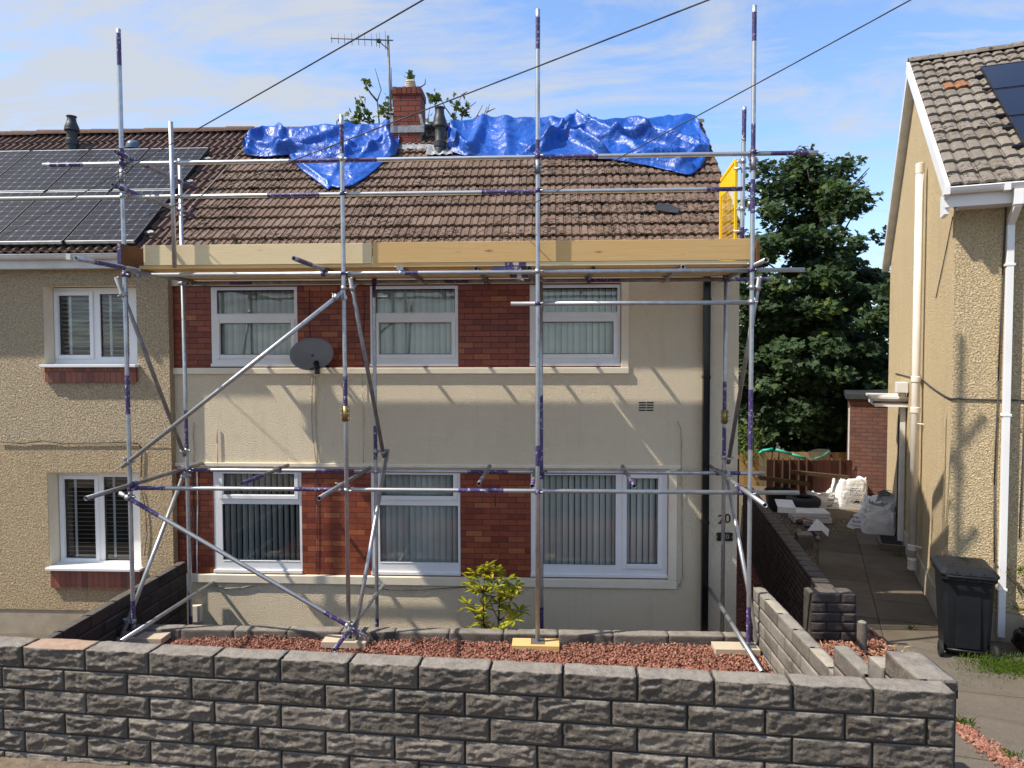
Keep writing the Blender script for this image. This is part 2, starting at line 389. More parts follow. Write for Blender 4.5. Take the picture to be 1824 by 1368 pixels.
t=NT('woven_white_bag'); n1=t.noise(9,5,.65,dist=1.)
M['bag']=t.fin(t.mix(t.mr(t.noise(4,4),.3,.7),(.88,.87,.85),(.78,.77,.75)),.55,0,t.bump(n1,.02),.4)
M['ink']=plain('black_ink',(.015,.015,.016),None,5,.8)
M['paper']=plain('white_sheet',(.76,.75,.74),(.68,.67,.66),6,.6)
M['orange']=plain('orange_rubble',(.55,.20,.06),(.45,.16,.05),9,.8)
M['green']=plain('green_net_rim',(.02,.33,.24),(.03,.40,.28),7,.45)
t=NT('pale_green_net'); tp=t.n('BsdfTransparent'); t.fin((.25,.27,.2),.8)
ms=t.n('MixShader',{0:.45}); t.t.links.new(tp.outputs[0],ms.inputs[1]); t.t.links.new(t.bs.outputs[0],ms.inputs[2]); t.t.links.new(ms.outputs[0],t.out.inputs[0]); M['net']=t.mat
M['yellow']=plain('yellow_powder_coat',(.90,.56,.005),(.84,.50,.005),4,.38,spec=.5)
M['bin']=plain('charcoal_bin_plastic',(.008,.009,.011),(.013,.0145,.017),3,.5,bs=120,bd=.0008,spec=.22)
M['rubber']=plain('black_rubber',(.012,.012,.012),(.022,.022,.022),10,.75)
M['cable']=plain('grey_cable',(.05,.05,.055),None,3,.6)
M['cablecream']=plain('painted_cable',(.42,.36,.26),None,3,.7)
M['solar']=m_solar('solar_cells')
M['solarb']=plain('black_solar_glass',(.006,.007,.014),(.008,.009,.017),3,.16,spec=.55)
M['alu']=plain('aluminium_frame',(.40,.41,.42),(.32,.33,.34),5,.45,.6)
M['aerial']=plain('dull_aerial_metal',(.20,.20,.20),(.14,.13,.13),9,.6,.2)
M['blkframe']=plain('black_anodised',(.02,.02,.024),None,5,.4,.3)
M['tarp']=m_tarp('blue_woven_tarpaulin')
M['leafD']=m_leaf('sycamore_leaf',(.028,.053,.023),(.054,.088,.036),.2,.55)
M['leafY']=m_leaf('pale_sycamore_leaf',(.06,.10,.025),(.10,.14,.035),.25,.45)
M['leafS']=m_leaf('sparse_tree_leaf',(.055,.085,.02),(.10,.13,.035),.3,.5)
M['leafR']=m_leaf('rhododendron_leaf',(.25,.28,.016),(.50,.46,.03),.32,.33,(.62,.42,.02))
M['leafP']=m_leaf('red_tipped_leaf',(.06,.10,.02),(.11,.15,.03),.22,.38,(.36,.09,.05))
M['grass']=m_leaf('grass_blade',(.06,.12,.015),(.13,.19,.03),.3,.5)
M['bark']=plain('bark',(.09,.07,.052),(.05,.04,.03),12,.9,bs=25,bd=.01)
M['twig']=plain('grey_twig',(.13,.105,.09),(.08,.065,.055),12,.85)
M['stem']=plain('brown_stem',(.07,.035,.025),(.05,.03,.02),12,.8)
M['cowl']=plain('cream_terracotta_cowl',(.62,.57,.44),(.5,.44,.33),8,.75)
M['slate']=plain('black_slate',(.02,.021,.023),(.035,.036,.04),9,.6)
M['bottle']=m_glass('clear_bottle',(.75,.82,.9),1.6)
M['redbit']=plain('red_plastic',(.4,.03,.02),None,3,.5)
M['yelbit']=plain('yellow_plastic',(.55,.4,.03),None,3,.5)
M['canopy']=plain('brown_canopy_edge',(.055,.04,.034),None,3,.4)

# ================================================================== GROUND
def sheet(name, pts, z, mat, thick=0, zf=None):
    mb=MB(); n=len(pts)
    top=[V((p[0],p[1],zf(p) if zf else z)) for p in pts]
    mb.add(top,[tuple(range(n))])
    if thick:
        for i in range(n):
            a,b=top[i],top[(i+1)%n]; d=V((0,0,-thick)); mb.quad(a,a+d,b+d,b)
    return tag(mb.build(name,mat,loc=(top[0].x,top[0].y,top[0].z)),kind='structure')
ZG=-4.15
sheet('ground',[(-400,-300),(400,-300),(400,500),(-400,500)],ZG,M['earth'])
# front wall line: right end and unit vectors
WR=V((2.331,-5.341,0)); WD=(V((-3.666,-4.942,0))-WR).normalized(); WN=V((-WD.y,WD.x,0))
if WN.y>0: WN=-WN                      # towards the street
def wl(s,o=0.): p=WR+WD*s-WN*o; return p
sheet('road',[(-60,-60),(60,-60),(60,-8.2),(-60,-8.2)],-2.80,M['pave'],1.3)
pv=[(-60,-8.196),(12,-8.196),(12,-5.95),tuple(wl(0,.0))[:2],tuple(wl(40,.0))[:2]]
sheet('pavement',pv,-2.69,M['verge'],1.4)
def drive_z(p):
    y=p[1]
    return -2.72-(-3.3+2.72)*-1*min(1,max(0,(y+5.6)/4.1)) if y<-1.5 else -3.3
mbd=MB()                                   # concrete drive that dips from the street to the houses
xs=np.linspace(2.36,12,14); ys=np.linspace(-6.3,-1.1,14)
def drx(a,b):
    y=-6.3+5.2*b; xl=2.36 if y<-3.2 else 2.36+(y+3.2)/2.1*1.45
    x=xl+(12-xl)*a; return V((x,y,drive_z((x,y))+.006*nz(x*.8,y*.8,2)))
mbd.grid(24,24,drx)
tag(mbd.build('driveway',M['concrete']),kind='structure')
def side_ground(nm,pts,z,mat,th=.4): return sheet(nm,pts,z,mat,th)
side_ground('back_yard',[(3.25,-1.05),(12,-1.05),(12,14),(4.3,14),(4.3,6.6),(4.16,5.8)],-3.325,M['gravelb'],.8)
side_ground('front_garden_bed',[(-5.0,-4.85),(2.25,-5.2),(2.28,-1.50),(-5.0,-1.52)],-3.255,M['gravelbed'],.9)
side_ground('gate_bed',[(2.44,-4.6),(3.80,-1.1),(3.80,-.95),(2.44,-.95)],-3.24,M['gravelbed'],.9)
side_ground('house_side_path',[(2.44,-.9),(3.3,-.9),(4.2,6.3),(2.44,6.3)],-3.9,M['gravelbed'],.2)
side_ground('house_front_path',[(-4.95,-1.42),(2.4,-1.35),(2.4,-.0),(-4.95,0)],-3.92,M['concrete'],.2)
side_ground('neighbour_garden',[(-14,-4.85),(-5.0,-4.85),(-5.0,-.1),(-14,-.1)],-3.8,M['slab'],.6)
# path slabs beside the neighbour's gable
A=math.radians(19.5); RU=V((math.sin(A),math.cos(A),0)); RR=V((math.cos(A),-math.sin(A),0))
RC=atz(1686,1128,-3.3)
mb=MB(); rr=random.Random(3)
for i in range(9):
    for j in range(2):
        y0=-.55+i*.78; y1=y0+.772
        a0=-1.36+j*.66; a1=a0+.652
        sh=[(a0,y0),(a1,y0),(a1,y1),(a0,y1)]
        if y1>5.6 and j==0: continue
        z=-3.30+rr.uniform(-.004,.004)
        P=[RC+RR*p[0]+RU*p[1] for p in sh]
        top=[V((p.x,p.y,z+rr.uniform(-.003,.003))) for p in P]
        b=mb.add(top+[V((p.x,p.y,-3.36)) for p in P],[(0,1,2,3),(0,4,5,1),(1,5,6,2),(2,6,7,3),(3,7,4,0)],rnd=rr.random())
tag(mb.build('path',M['slab']),kind='structure')

# ================================================================== WALL HELPERS
def holed(mb,x0,x1,z0,z1,Y,holes,depth,m=0,top=None):
    """upright sheet facing -y with rectangular openings and their reveals"""
    xs=sorted({x0,x1,*[h[0] for h in holes],*[h[1] for h in holes]}); zs=sorted({z0,z1,*[h[2] for h in holes],*[h[3] for h in holes]})
    xs=[x for x in xs if x0<=x<=x1]; zs=[z for z in zs if z0<=z<=z1]
    for a,b in zip(xs[:-1],xs[1:]):
        for c,d in zip(zs[:-1],zs[1:]):
            mx,mz=(a+b)/2,(c+d)/2
            if any(h[0]<mx<h[1] and h[2]<mz<h[3] for h in holes): continue
            mb.quad(V((a,Y,c)),V((b,Y,c)),V((b,Y,d)),V((a,Y,d)),m)
    for (a,b,c,d) in holes:
        e=Y+depth
        mb.quad(V((a,Y,c)),V((a,Y,d)),V((a,e,d)),V((a,e,c)),m); mb.quad(V((b,Y,d)),V((b,Y,c)),V((b,e,c)),V((b,e,d)),m)
        mb.quad(V((a,Y,d)),V((b,Y,d)),V((b,e,d)),V((a,e,d)),m); mb.quad(V((b,Y,c)),V((a,Y,c)),V((a,e,c)),V((b,e,c)),m)
def window(parent,x0,x1,z0,z1,Y,lights,blind='vertical',seed=0,label=None,glass='glass',ang=.5):
    mb=MB(); holes=[l[:4] for l in lights]
    holed(mb,x0,x1,z0,z1,Y,holes,.05)
    for (a,b,c,d) in [(x0,x1,z0,z1)]:
        mb.quad(V((a,Y,c)),V((a,Y,d)),V((a,Y+.07,d)),V((a,Y+.07,c))); mb.quad(V((b,Y,d)),V((b,Y,c)),V((b,Y+.07,c)),V((b,Y+.07,d)))
        mb.quad(V((a,Y,d)),V((b,Y,d)),V((b,Y+.07,d)),V((a,Y+.07,d)))
    for l in lights:
        if len(l)>4 and l[4]:
            w=l[4]; a,b,c,d=l[:4]; p=.022
            e=.004
            mb.box(a-w,a-e,Y-p,Y+.002,c-w,d+w); mb.box(b+e,b+w,Y-p,Y+.002,c-w,d+w)
            mb.box(a-e+.0015,b+e-.0015,Y-p+.0012,Y+.002,c-w,c-e); mb.box(a-e+.0015,b+e-.0015,Y-p+.0012,Y+.002,d+e,d+w)
        else:
            a,b,c,d=l[:4]; mb.box(a+.0015,b-.0015,Y-.006,Y+.01,c+.0005,c+.012)
    mb.box(x0-.004,x1+.004,Y-.03,Y+.01,z0-.022,z0+.018)
    fr=mb.build('window',M['white'],parent,bevel=.004)
    if label: fr['label']=label
    r=random.Random(seed)
    for l in lights:
        a,b,c,d=l[:4]
        g=MB(); g.quad(V((a,Y+.03,c)),V((b,Y+.03,c)),V((b,Y+.03,d)),V((a,Y+.03,d))); g.build('pane',M[glass],fr)
        gk=MB()    # black gasket
        for q in ((a,a+.007,c,d),(b-.007,b,c,d),(a+.008,b-.008,c,c+.007),(a+.008,b-.008,d-.007,d)): gk.box(q[0],q[1],Y+.018,Y+.028,q[2],q[3])
        gk.build('gasket',M['rubber'],fr)
    if blind=='vertical':
        bl=MB(); x=x0+.03
        while x<x1-.03:
            th=ang+r.uniform(-.10,.10); w=.0445
            dx,dy=math.cos(th)*w,math.sin(th)*w; k=r.random(); zb=z0+.075+r.uniform(-.004,.004)
            cx=x+.02; cy=Y+.13; n=5
            vs=[]
            for q in range(n):
                tq=q/(n-1)*2-1; bow=.006*(1-tq*tq)
                for z in (zb,z1-.05): vs.append(V((cx+dx*tq-math.sin(th)*bow*-1,cy+dy*tq-bow,z)))
            bl.add(vs,[(2*q,2*q+2,2*q+3,2*q+1) for q in range(n-1)],0,True,k)
            x+=.083
        bl.build('blind',M['blind'],fr)
    else:
        bl=MB(); z=z0+.06
        while z<z1-.05:
            bl.obox(V(((x0+x1)/2,Y+.10,z)),V(((x1-x0)/2-.04,0,0)),V((0,.022*math.cos(.32),-.022*math.sin(.32))),V((0,0,.0015)),0,r.random()); z+=.060
        for l in lights:
            w=l[1]-l[0]
            for k in ((.27,) if w<.6 else (.2,.8)): bl.box(l[0]+w*k-.017,l[0]+w*k+.017,Y+.066,Y+.068,z0+.05,z1-.05)
        bl.build('blind',M['shutter'],fr)
    return fr

def tiled(mb,O,u,v,n,W,L,g,roll,prof,seed=0,lift=.034,over=.05,per=2,skip=None):
    r=random.Random(seed); nt=int(round(W/(roll*per))); tw=W/nt; nc=int(math.ceil(L/g))
    for i in range(nc):
        v0=i*g; v1=min(L,v0+g+over)
        for k in range(nt):
            x0=k*tw
            if skip and skip(x0+tw/2,v0+g/2): continue
            jw=r.uniform(-.003,.003); jv=r.uniform(-.007,.007); tilt=r.uniform(-.004,.004); rd=r.random()
            pts=[]
            for q in range(per):
                for (pu,pw) in prof: pts.append((x0+tw*(q+pu)/per,pw))
            pts.append((x0+tw-.004,prof[0][1]))
            m=len(pts); rows=[]
            for (vv,ww,keep) in ((v0+jv,lift-.03,1.),(v0+jv,lift,1.),((v0+v1)/2,lift*.5,1.),(v1,0.,1.)):
                rows+= [O+u*px+v*vv+n*(pw*keep+ww+jw+tilt*(px-x0)/tw) for (px,pw) in pts]
            fs=[(a*m+b,a*m+b+1,(a+1)*m+b+1,(a+1)*m+b) for a in range(3) for b in range(m-1)]
            mb.add(rows,fs,0,False,rd)
PROF=[(0,0),(.10,.001),(.16,.012),(.66,.015),(.73,.003),(.86,.0)]
PROFR=[(0,0),(.06,.012),(.20,.022),(.66,.024),(.80,.010),(.86,.0)]

def capping(mb,p0,p1,rad,seg=.42,m=0,seed=0,n=9):
    """half-round ridge tiles"""
    d=(p1-p0); L=d.length; d.normalize(); side=d.cross(V((0,0,1))).normalized(); r=random.Random(seed)
    k=int(L/seg); s=L/k
    for i in range(k):
        rd=r.random(); jz=r.uniform(-.006,.006); vs=[]
        for t,rr in ((i*s,rad),(i*s+.02,rad*1.05),((i+1)*s-.01,rad*.97),((i+1)*s+.012,rad*.93)):
            for q in range(n):
                an=math.pi*q/(n-1); vs.append(p0+d*t+side*(math.cos(an)*rr)+V((0,0,math.sin(an)*rr*.8+jz)))
        mb.add(vs,[(a*n+b,a*n+b+1,(a+1)*n+b+1,(a+1)*n+b) for a in range(3) for b in range(n-1)],m,True,rd)
def gutter(mb,p0,p1,out,r=.055,m=0,square=False):
    d=(p1-p0).normalized(); up=V((0,0,1)); n=8; vs=[]
    for P in (p0,p1):
        for q in range(n+1):
            an=math.pi*q/n; vs.append(P-out*(math.cos(an)*r)-up*(math.sin(an)*r*1.05))
        for q in range(n+1):
            an=math.pi*(n-q)/n; vs.append(P-out*(math.cos(an)*r*.88)-up*(math.sin(an)*r*.92-.0))
    k=2*(n+1)
    mb.add(vs,[(i,(i+1)%k,k+(i+1)%k,k+i) for i in range(k)],m,True)
    mb.add([vs[i] for i in range(n+1)],[tuple(range(n+1))],m); mb.add([vs[k+i] for i in range(n+1)],[tuple(range(n+1))[::-1]],m)
    mb.tube(p0+out*r+up*.0,p1+out*r+up*.0,.008,6,m)

# ================================================================== OUR HOUSE
XL=X0(306,700,0); XRH=2.475
ZE=1.36; YE=-.255; YR=2.6; ZR=3.785
H=thing('rendered_house','cream rendered house with red brick bands between its six windows','house',(-1.45,0,-3.95))
# px -> opening rectangles on the facade
def R4(px0,px1,py0,py1,Y=0): 
    m=(px0+px1)/2; return (X0(px0,(py0+py1)/2,Y),X0(px1,(py0+py1)/2,Y),Z0(m,py1,Y),Z0(m,py0,Y))
U=[R4(374,529,511,650),R4(658,816,508,651),R4(943,1106,506,652)]
LW=[R4(379,537,843,1020),R4(660,820,843,1022),R4(945,1190,840,1029)]
zu0=min(u[2] for u in U)-.02; zu1=max(u[3] for u in U)+.01
zl0=min(u[2] for u in LW)-.02; zl1=max(u[3] for u in LW)+.01
for L in (U,LW):
    for i,u in enumerate(L): L[i]=(u[0],u[1],(zu0+.02 if L is U else zl0+.02),(zu1-.012 if L is U else zl1-.012))
mb=MB()
upz=(XL+.001,U[2][1],zu0,zu1); loz=(XL+.001,LW[2][1],zl0,zl1)
holed(mb,XL,XRH,-4.1,ZE+.05,0,[upz,loz],.02)
# gable side, back and party walls close the shell
sl=(ZR-ZE)/(YR-YE)
def roofz(y): return ZE+(y-YE)*sl if y<=YR else ZR-(y-YR)*sl
for x in (XRH,XL):
    mb.add([V((x,0,-4.1)),V((x,5.2,-4.1)),V((x,5.2,roofz(5.2)-.06)),V((x,YR,ZR-.06)),V((x,0,roofz(0)-.06))],[(0,1,2,3,4)])
mb.quad(V((XL,5.2,-4.1)),V((XRH,5.2,-4.1)),V((XRH,5.2,1.4)),V((XL,5.2,1.4)))
wall=mb.build('wall',M['cream'],H)
for (z,Z) in ((zu0,upz),(zl0,loz)):
    L=U if Z is upz else LW; b=MB()
    holed(b,Z[0],Z[1],Z[2],Z[3],.022,[tuple(u) for u in L],.09)
    pb=b.build('brick_panel',M['redbrick'],H)
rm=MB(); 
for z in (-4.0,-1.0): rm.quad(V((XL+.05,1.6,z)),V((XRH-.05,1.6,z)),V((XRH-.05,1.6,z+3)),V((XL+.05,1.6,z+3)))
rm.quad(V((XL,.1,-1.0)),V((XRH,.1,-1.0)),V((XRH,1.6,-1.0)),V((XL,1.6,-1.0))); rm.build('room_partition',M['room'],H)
# string courses, sills and surrounds
b=MB(); us1=X0(1120,660)
b.box(XL+.002,us1,-.036,.03,Z0(700,666),zu0+.002); b.box(U[2][1]+.004,us1-.002,-.022,.004,zu0+.0035,zu1+.05); b.box(XL+.002,us1-.004,-.021,.005,zu1+.002,zu1+.10)
b.build('sill_band',M['creamsmooth'],H,bevel=.008)
b=MB(); ls1=X0(1205,1040)
b.box(XL+.05,ls1,-.034,.03,Z0(760,1042),zl0+.002); b.box(LW[2][1]+.004,ls1-.002,-.028,.004,zl0+.0035,zl1+.03)
b.build('sill_band',M['creamsmooth'],H,bevel=.008)
b=MB(); b.box(XL+.002,X0(1212,838),-.03,.005,zl1+.032,zl1+.085); b.build('string_course',M['creamsmooth'],H,bevel=.006)
# windows: a fixed or opening top light over a big pane
for i,u in enumerate(U):
    x0,x1,z0,z1=u; h=z1-z0; zt=Z0(600,559); zb=Z0(600,573)
    window(H,x0+.004,x1-.004,z0+.022,z1-.002,.03,[(x0+.085,x1-.045,zt,z1-.045),(x0+.125,x1-.095,z0+.16,Z0(600,575),.055)],seed=i+1,ang=(.85,.55,.45)[i])
for i,u in enumerate(LW[:2]):
    x0,x1,z0,z1=u
    window(H,x0+.004,x1-.004,z0+.022,z1-.002,.03,[(x0+.145,x1-.10,Z0(600,883),z1-.06,.055),(x0+.12,x1-.035,z0+.155,Z0(600,900))],seed=i+11,ang=(1.25,.62)[i])
x0,x1,z0,z1=LW[2]
window(H,x0+.004,x1-.004,z0+.022,z1-.002,.03,[(x0+.10,X0(1097,930),z0+.15,z1-.05),(X0(1117,930),X0(1172,930),z0+.18,z1-.09,.06)],seed=21,ang=.55)
# air vent, number, plaque, meter box, downpipe
b=MB(); vx0,vx1,vz0,vz1=R4(1138,1164,714,732)
for i in range(2):
    for j in range(4):
        xa=vx0+(vx1-vx0)*(i*.53); za=vz0+(vz1-vz0)*(j*.255)
        b.box(xa,xa+(vx1-vx0)*.47,-.004,.002,za,za+.017)
b.build('air_vent',M['rubber'],H)
mbx=MB(); bx=R4(345,361,1076,1106,-.02); mbx.box(bx[0],bx[1],-.09,.0,bx[2],bx[3]); mbx.build('meter_box',M['creamsmooth'],H,bevel=.008)
b=MB(); dx=(X0(1257,800,-.06)); b.box(dx-.043,dx+.043,-.10,-.015,-3.95,1.16); 
for z in (-2.2,-.3,.7): b.box(dx-.05,dx+.05,-.106,-.0,z,z+.04)
b.build('downpipe',M['blackgloss'],H,bevel=.006)
def text_mesh(name,s,size,mat,parent,loc,rx=math.pi/2,ext=.004,rz=0,sx=1.):
    cu=bpy.data.curves.new(name,'FONT'); cu.body=s; cu.size=size; cu.extrude=ext; cu.align_x='CENTER'; cu.align_y='CENTER'
    ob=bpy.data.objects.new(name,cu); COL.objects.link(ob)
    dg=bpy.context.evaluated_depsgraph_get(); me=bpy.data.meshes.new_from_object(ob.evaluated_get(dg)); bpy.data.objects.remove(ob); bpy.data.curves.remove(cu)
    me.materials.clear(); me.materials.append(mat)
    me.transform(Matrix.Translation(V(loc)-ORG[parent]) @ Matrix.Rotation(rz,4,'Z') @ Matrix.Rotation(rx,4,'X') @ Matrix.Diagonal((sx,1,1,1)))
    o=bpy.data.objects.new(name,me); COL.objects.link(o); o.parent=parent; ORG[o]=ORG[parent]; return o
p=aty(1284,926,0); 
text_mesh('house_number','2',.17,M['blackgloss'],H,(p.x,-.006,p.z)); q=aty(1296,924,0); text_mesh('house_number','0',.17,M['blackgloss'],H,(q.x,-.006,q.z))
b=MB(); p=aty(1291,956,-.01); 
pr=[(-.105,-.042),(-.09,-.055),(.09,-.055),(.105,-.042),(.095,0),(.105,.042),(.09,.055),(-.09,.055),(-.105,.042),(-.095,0)]
vs=[V((p.x+a,-.022,p.z+c)) for a,c in pr]+[V((p.x+a,0,p.z+c)) for a,c in pr]; n=len(pr)
b.add(vs,[tuple(range(n))]+[(i,(i+1)%n,n+(i+1)%n,n+i) for i in range(n)]); pq=b.build('number_plaque',M['blackgloss'],H)
text_mesh('lettering','20',.085,M['alu'],pq,(p.x+.012,-.026,p.z+.004))
# cables clipped to the wall
def wallcable(name,pts,r=.006,mat='cablecream',Y=-.02,par=None):
    b=MB(); b.path([aty(x,y,Y) for x,y in pts],r,6); return b.build(name,M[mat],par or H)
wallcable('wall_cable',[(556,668),(556,700),(555,740),(558,790),(564,826)]); wallcable('wall_cable',[(561,670),(562,720),(563,760),(565,800),(566,826)])
wallcable('wall_cable',[(645,655),(646,690),(648,760),(647,835)],.004); wallcable('wall_cable',[(551,515),(551,560),(552,610)],.006,'cable',.012)
wallcable('wall_cable',[(386,760),(387,790),(388,835)],.007); wallcable('wall_cable',[(345,752),(344,780),(346,800),(345,832)],.006)
wallcable('wall_cable',[(351,840),(352,900),(351,960),(351,1026)],.009,'offwhite',.005); wallcable('wall_cable',[(343,842),(345,900),(346,1020)],.007,'cable',.005)
wallcable('wall_cable',[(378,1040),(400,1048),(430,1047),(470,1037)],.006); wallcable('wall_cable',[(640,1043),(690,1050),(745,1051),(830,1045)],.005,'cable')
wallcable('wall_cable',[(1207,750),(1213,765),(1214,800),(1213,838)],.006); wallcable('wall_cable',[(1213,843),(1215,900),(1216,1028),(1210,1044),(1200,1047)],.006)
wallcable('wall_cable',[(563,845),(564,900),(565,960),(563,1022)],.005,'cable',.01); wallcable('wall_cable',[(650,520),(648,580),(646,645)],.005,'cable',.01)
wallcable('wall_cable',[(882,880),(882,902)],.006,'cable',.01)
# eaves: soffit, fascia, gutter
b=MB(); b.box(XL,XRH+.03,YE+.06,.0,1.17,1.19); b.box(XL,XRH+.03,YE+.04,YE+.06,1.165,1.33); b.build('soffit',M['whiteold'],H)
b=MB(); gutter(b,V((XL,YE-.025,1.345)),V((2.52,YE-.025,1.335)),V((0,-1,0)),.05); b.build('gutter',M['blackgloss'],H)
# roof
def slope_frame(x0): 
    v=V((0,YR-YE,ZR-ZE)).normalized(); return V((x0,YE,ZE)),V((1,0,0)),v,V((0,-v.z,v.y))
SLEN=math.hypot(YR-YE,ZR-ZE)
XP=X0(453,236,YR); XV=2.525
O,u,v,n=slope_frame(XP)
b=MB(); tiled(b,O,u,v,n,XV-XP,SLEN,.282,.1035,PROF,5,lift=.043)
# plain underlay and rear slope
b.add([V((XP,YE+.02,ZE-.01)),V((XV-.02,YE+.02,ZE-.01)),V((XV-.02,YR,ZR-.01)),V((XP,YR,ZR-.01)),V((XV-.02,5.55,ZE-.01)),V((XP,5.55,ZE-.01))],[(0,1,2,3),(3,2,4,5)],1)
b.add([V((XV-.03,YE,ZE)),V((XV-.03,YR,ZR)),V((XV-.03,YR,ZR-.14)),V((XV-.03,YE,ZE-.14))],[(0,1,2,3)],1)
roof=b.build('roof',[M['tile'],M['under']],H)
b=MB(); capping(b,V((XP,YR,ZR+.0)),V((XV,YR,ZR+.0)),.115,.44,0,4); b.build('ridge',M['tile'],roof)
# lead-flashed soil vent
def svp(par,px,py_base,py_top,flash,flare=True):
    P=atp(px,py_base,V((0,YE,ZE+.03)),V((0,-v.z,v.y))); top=Z0(px,py_top,P.y); h=top-P.z; b=MB(); r=.080
    pr=[(r*1.12,-.1),(r*1.12,h*.22),(r*1.0,h*.24),(r*1.0,h*.54),(r*1.42,h*.56),(r*1.42,h*.60),(r*1.36,h*.61),(r*1.36,h*.66),(r*.98,h*.80),(r*.90,h*.82),(r*.80,h*.955),(r*.98,h*.96),(r*.98,h*.985),(r*.72,h*.99),(r*.68,h*.93)]
    b.lathe(P,pr,22); b.lathe(P,[(r*1.16,.08),(r*1.25,.09),(r*1.25,.17),(r*1.16,.18)],22); o=b.build('vent_pipe',M['grey'],par)
    if flash:
        f=MB(); f.grid(14,10,lambda a,c:P+V((1,0,0))*((a-.5)*.42)+v*((c-.42)*.36)+n*(.045+.02*nz(a*5,c*5,1)+.01*math.sin(a*22))); f.build('flashing',M['lead'],o)
    return o
svp(roof,784,272,190,True)
# chimney
cy0,cy1=2.12,2.60
cx0=X0(701,232,cy0); cx1=X0(749,232,cy0); cz1=Z0(725,167,cy0); cz0=3.1
b=MB(); b.box(cx0,cx1,cy0,cy1,cz0,cz1)
ch=b.build('chimney',M['brickcham'],H)
b=MB(); zt=Z0(725,155,cy0); w=(cx1-cx0+.03)/6
rr=random.Random(2)
for (ya,yb) in ((cy0-.018,cy0+.10),(cy1-.10,cy1+.018)):
    for i in range(6): b.box(cx0-.015+i*w+.005,cx0-.015+(i+1)*w-.005,ya,yb,cz1,zt+rr.uniform(-.004,.004),0,rr.random())
for i in range(4):
    for xa in (cx0-.014,cx1-.086): b.box(xa,xa+.1,cy0+.105+i*.07,cy0+.165+i*.07,cz1,zt+rr.uniform(-.004,.004),0,rr.random())
b.box(cx0+.0,cx1-.0,cy0+.0,cy1-.0,cz1+.001,zt-.012,1)
mt=plain('soldier_brick',(.19,.05,.034),(.15,.04,.03),12,.85,bs=40,bd=.004,var=.25)
b.build('brick_cap',[mt,M['mortar']],ch)
b=MB(); P=V((X0(731,150,cy0+.22),cy0+.22,zt-.01)); b.grid(9,9,lambda a,c:V((cx0+.01+(cx1-cx0-.02)*a,cy0+.01+(cy1-cy0-.02)*c,zt-.004+.03*(1-max(abs(a-.5),abs(c-.5))*2)+.006*nz(a*6,c*6,3))))
b.build('mortar_flaunching',M['cowl'],ch)
b=MB(); pr=[(.07,0)]
for k in range(4): pr+=[(.085,.02+k*.03),(.085,.034+k*.03),(.062,.036+k*.03),(.062,.049+k*.03)]
pr+=[(.085,.145),(.07,.165),(.0,.17)]
b.lathe(P+V((0,0,.02)),pr,20); b.build('chimney_cowl',M['cowl'],ch)
b=MB(); zb=Z0(725,234,cy0)
for x0_,x1_,y0_,y1_,z0_,z1_ in ((cx0-.05,cx1+.06,cy0-.012,cy0-.002,zb-.02,zb+.09),): b.box(x0_,x1_,y0_,y1_,z0_,z1_)
b.grid(16,5,lambda a,c:V((cx0-.05+(cx1-cx0+.22)*a,cy0-.012-.16*c,roofz(cy0-.012-.16*c)+.055-.004*c+.012*math.sin(a*25)*c)))
for sx,xx in ((-1,cx0-.004),(1,cx1+.004)):
    for k in range(3):
        y=cy0+.02+k*.14; z=roofz(y)+.05
        b.box(xx-.004,xx+.004,y,y+.15,z-.05,z+.17)
b.obox(V((cx0-.02,cy0-.03,zb+.16)),V((.02,0,0)),V((0,.004,0)),V((0,.0,.09))); b.obox(V((cx1+.02,cy0-.03,zb+.16)),V((.022,0,.006)),V((0,.004,0)),V((-.025,.0,.10)))
b.build('flashing',M['lead'],ch)

# ================================================================== LEFT HOUSE
YL=-.12; XRL=X0(303,700,YL); XLL=-13.
HL=thing('pebbledash_house','tan pebbledashed house with gridded solar panels, joined to the cream house','house',(-8,YL,-3.5))
YW=.10
RU_=R4(77,244,508,650,YL); RLo=R4(86,250,842,1010,YL)
b=MB(); holed(b,XLL,XRL,-3.46,1.36,YL,[RU_,RLo],.22)
b.quad(V((XRL,YL,-3.46)),V((XRL,0.0,-3.46)),V((XRL,0.0,1.36)),V((XRL,YL,1.36)))
b.build('wall',M['pebble'],HL)
b=MB(); b.box(XLL,XRL-.003,YL+.012,YL+.2,-4.05,-3.461); b.build('plinth',M['plinth'],HL)
for R_ in (RU_,RLo):   # smooth painted reveals
    b=MB(); a,bb,c,d=R_; e=.003
    b.quad(V((a+e,YL+.002,c)),V((a+e,YL+.002,d)),V((a+e,YW,d)),V((a+e,YW,c))); b.quad(V((a,YL+.002,d-e)),V((bb,YL+.002,d-e)),V((bb,YW,d-e)),V((a,YW,d-e)))
    b.quad(V((bb-e,YL+.002,d)),V((bb-e,YL+.002,c)),V((bb-e,YW,c)),V((bb-e,YW,d)))
    b.build('reveal',M['creamsmooth'],HL)
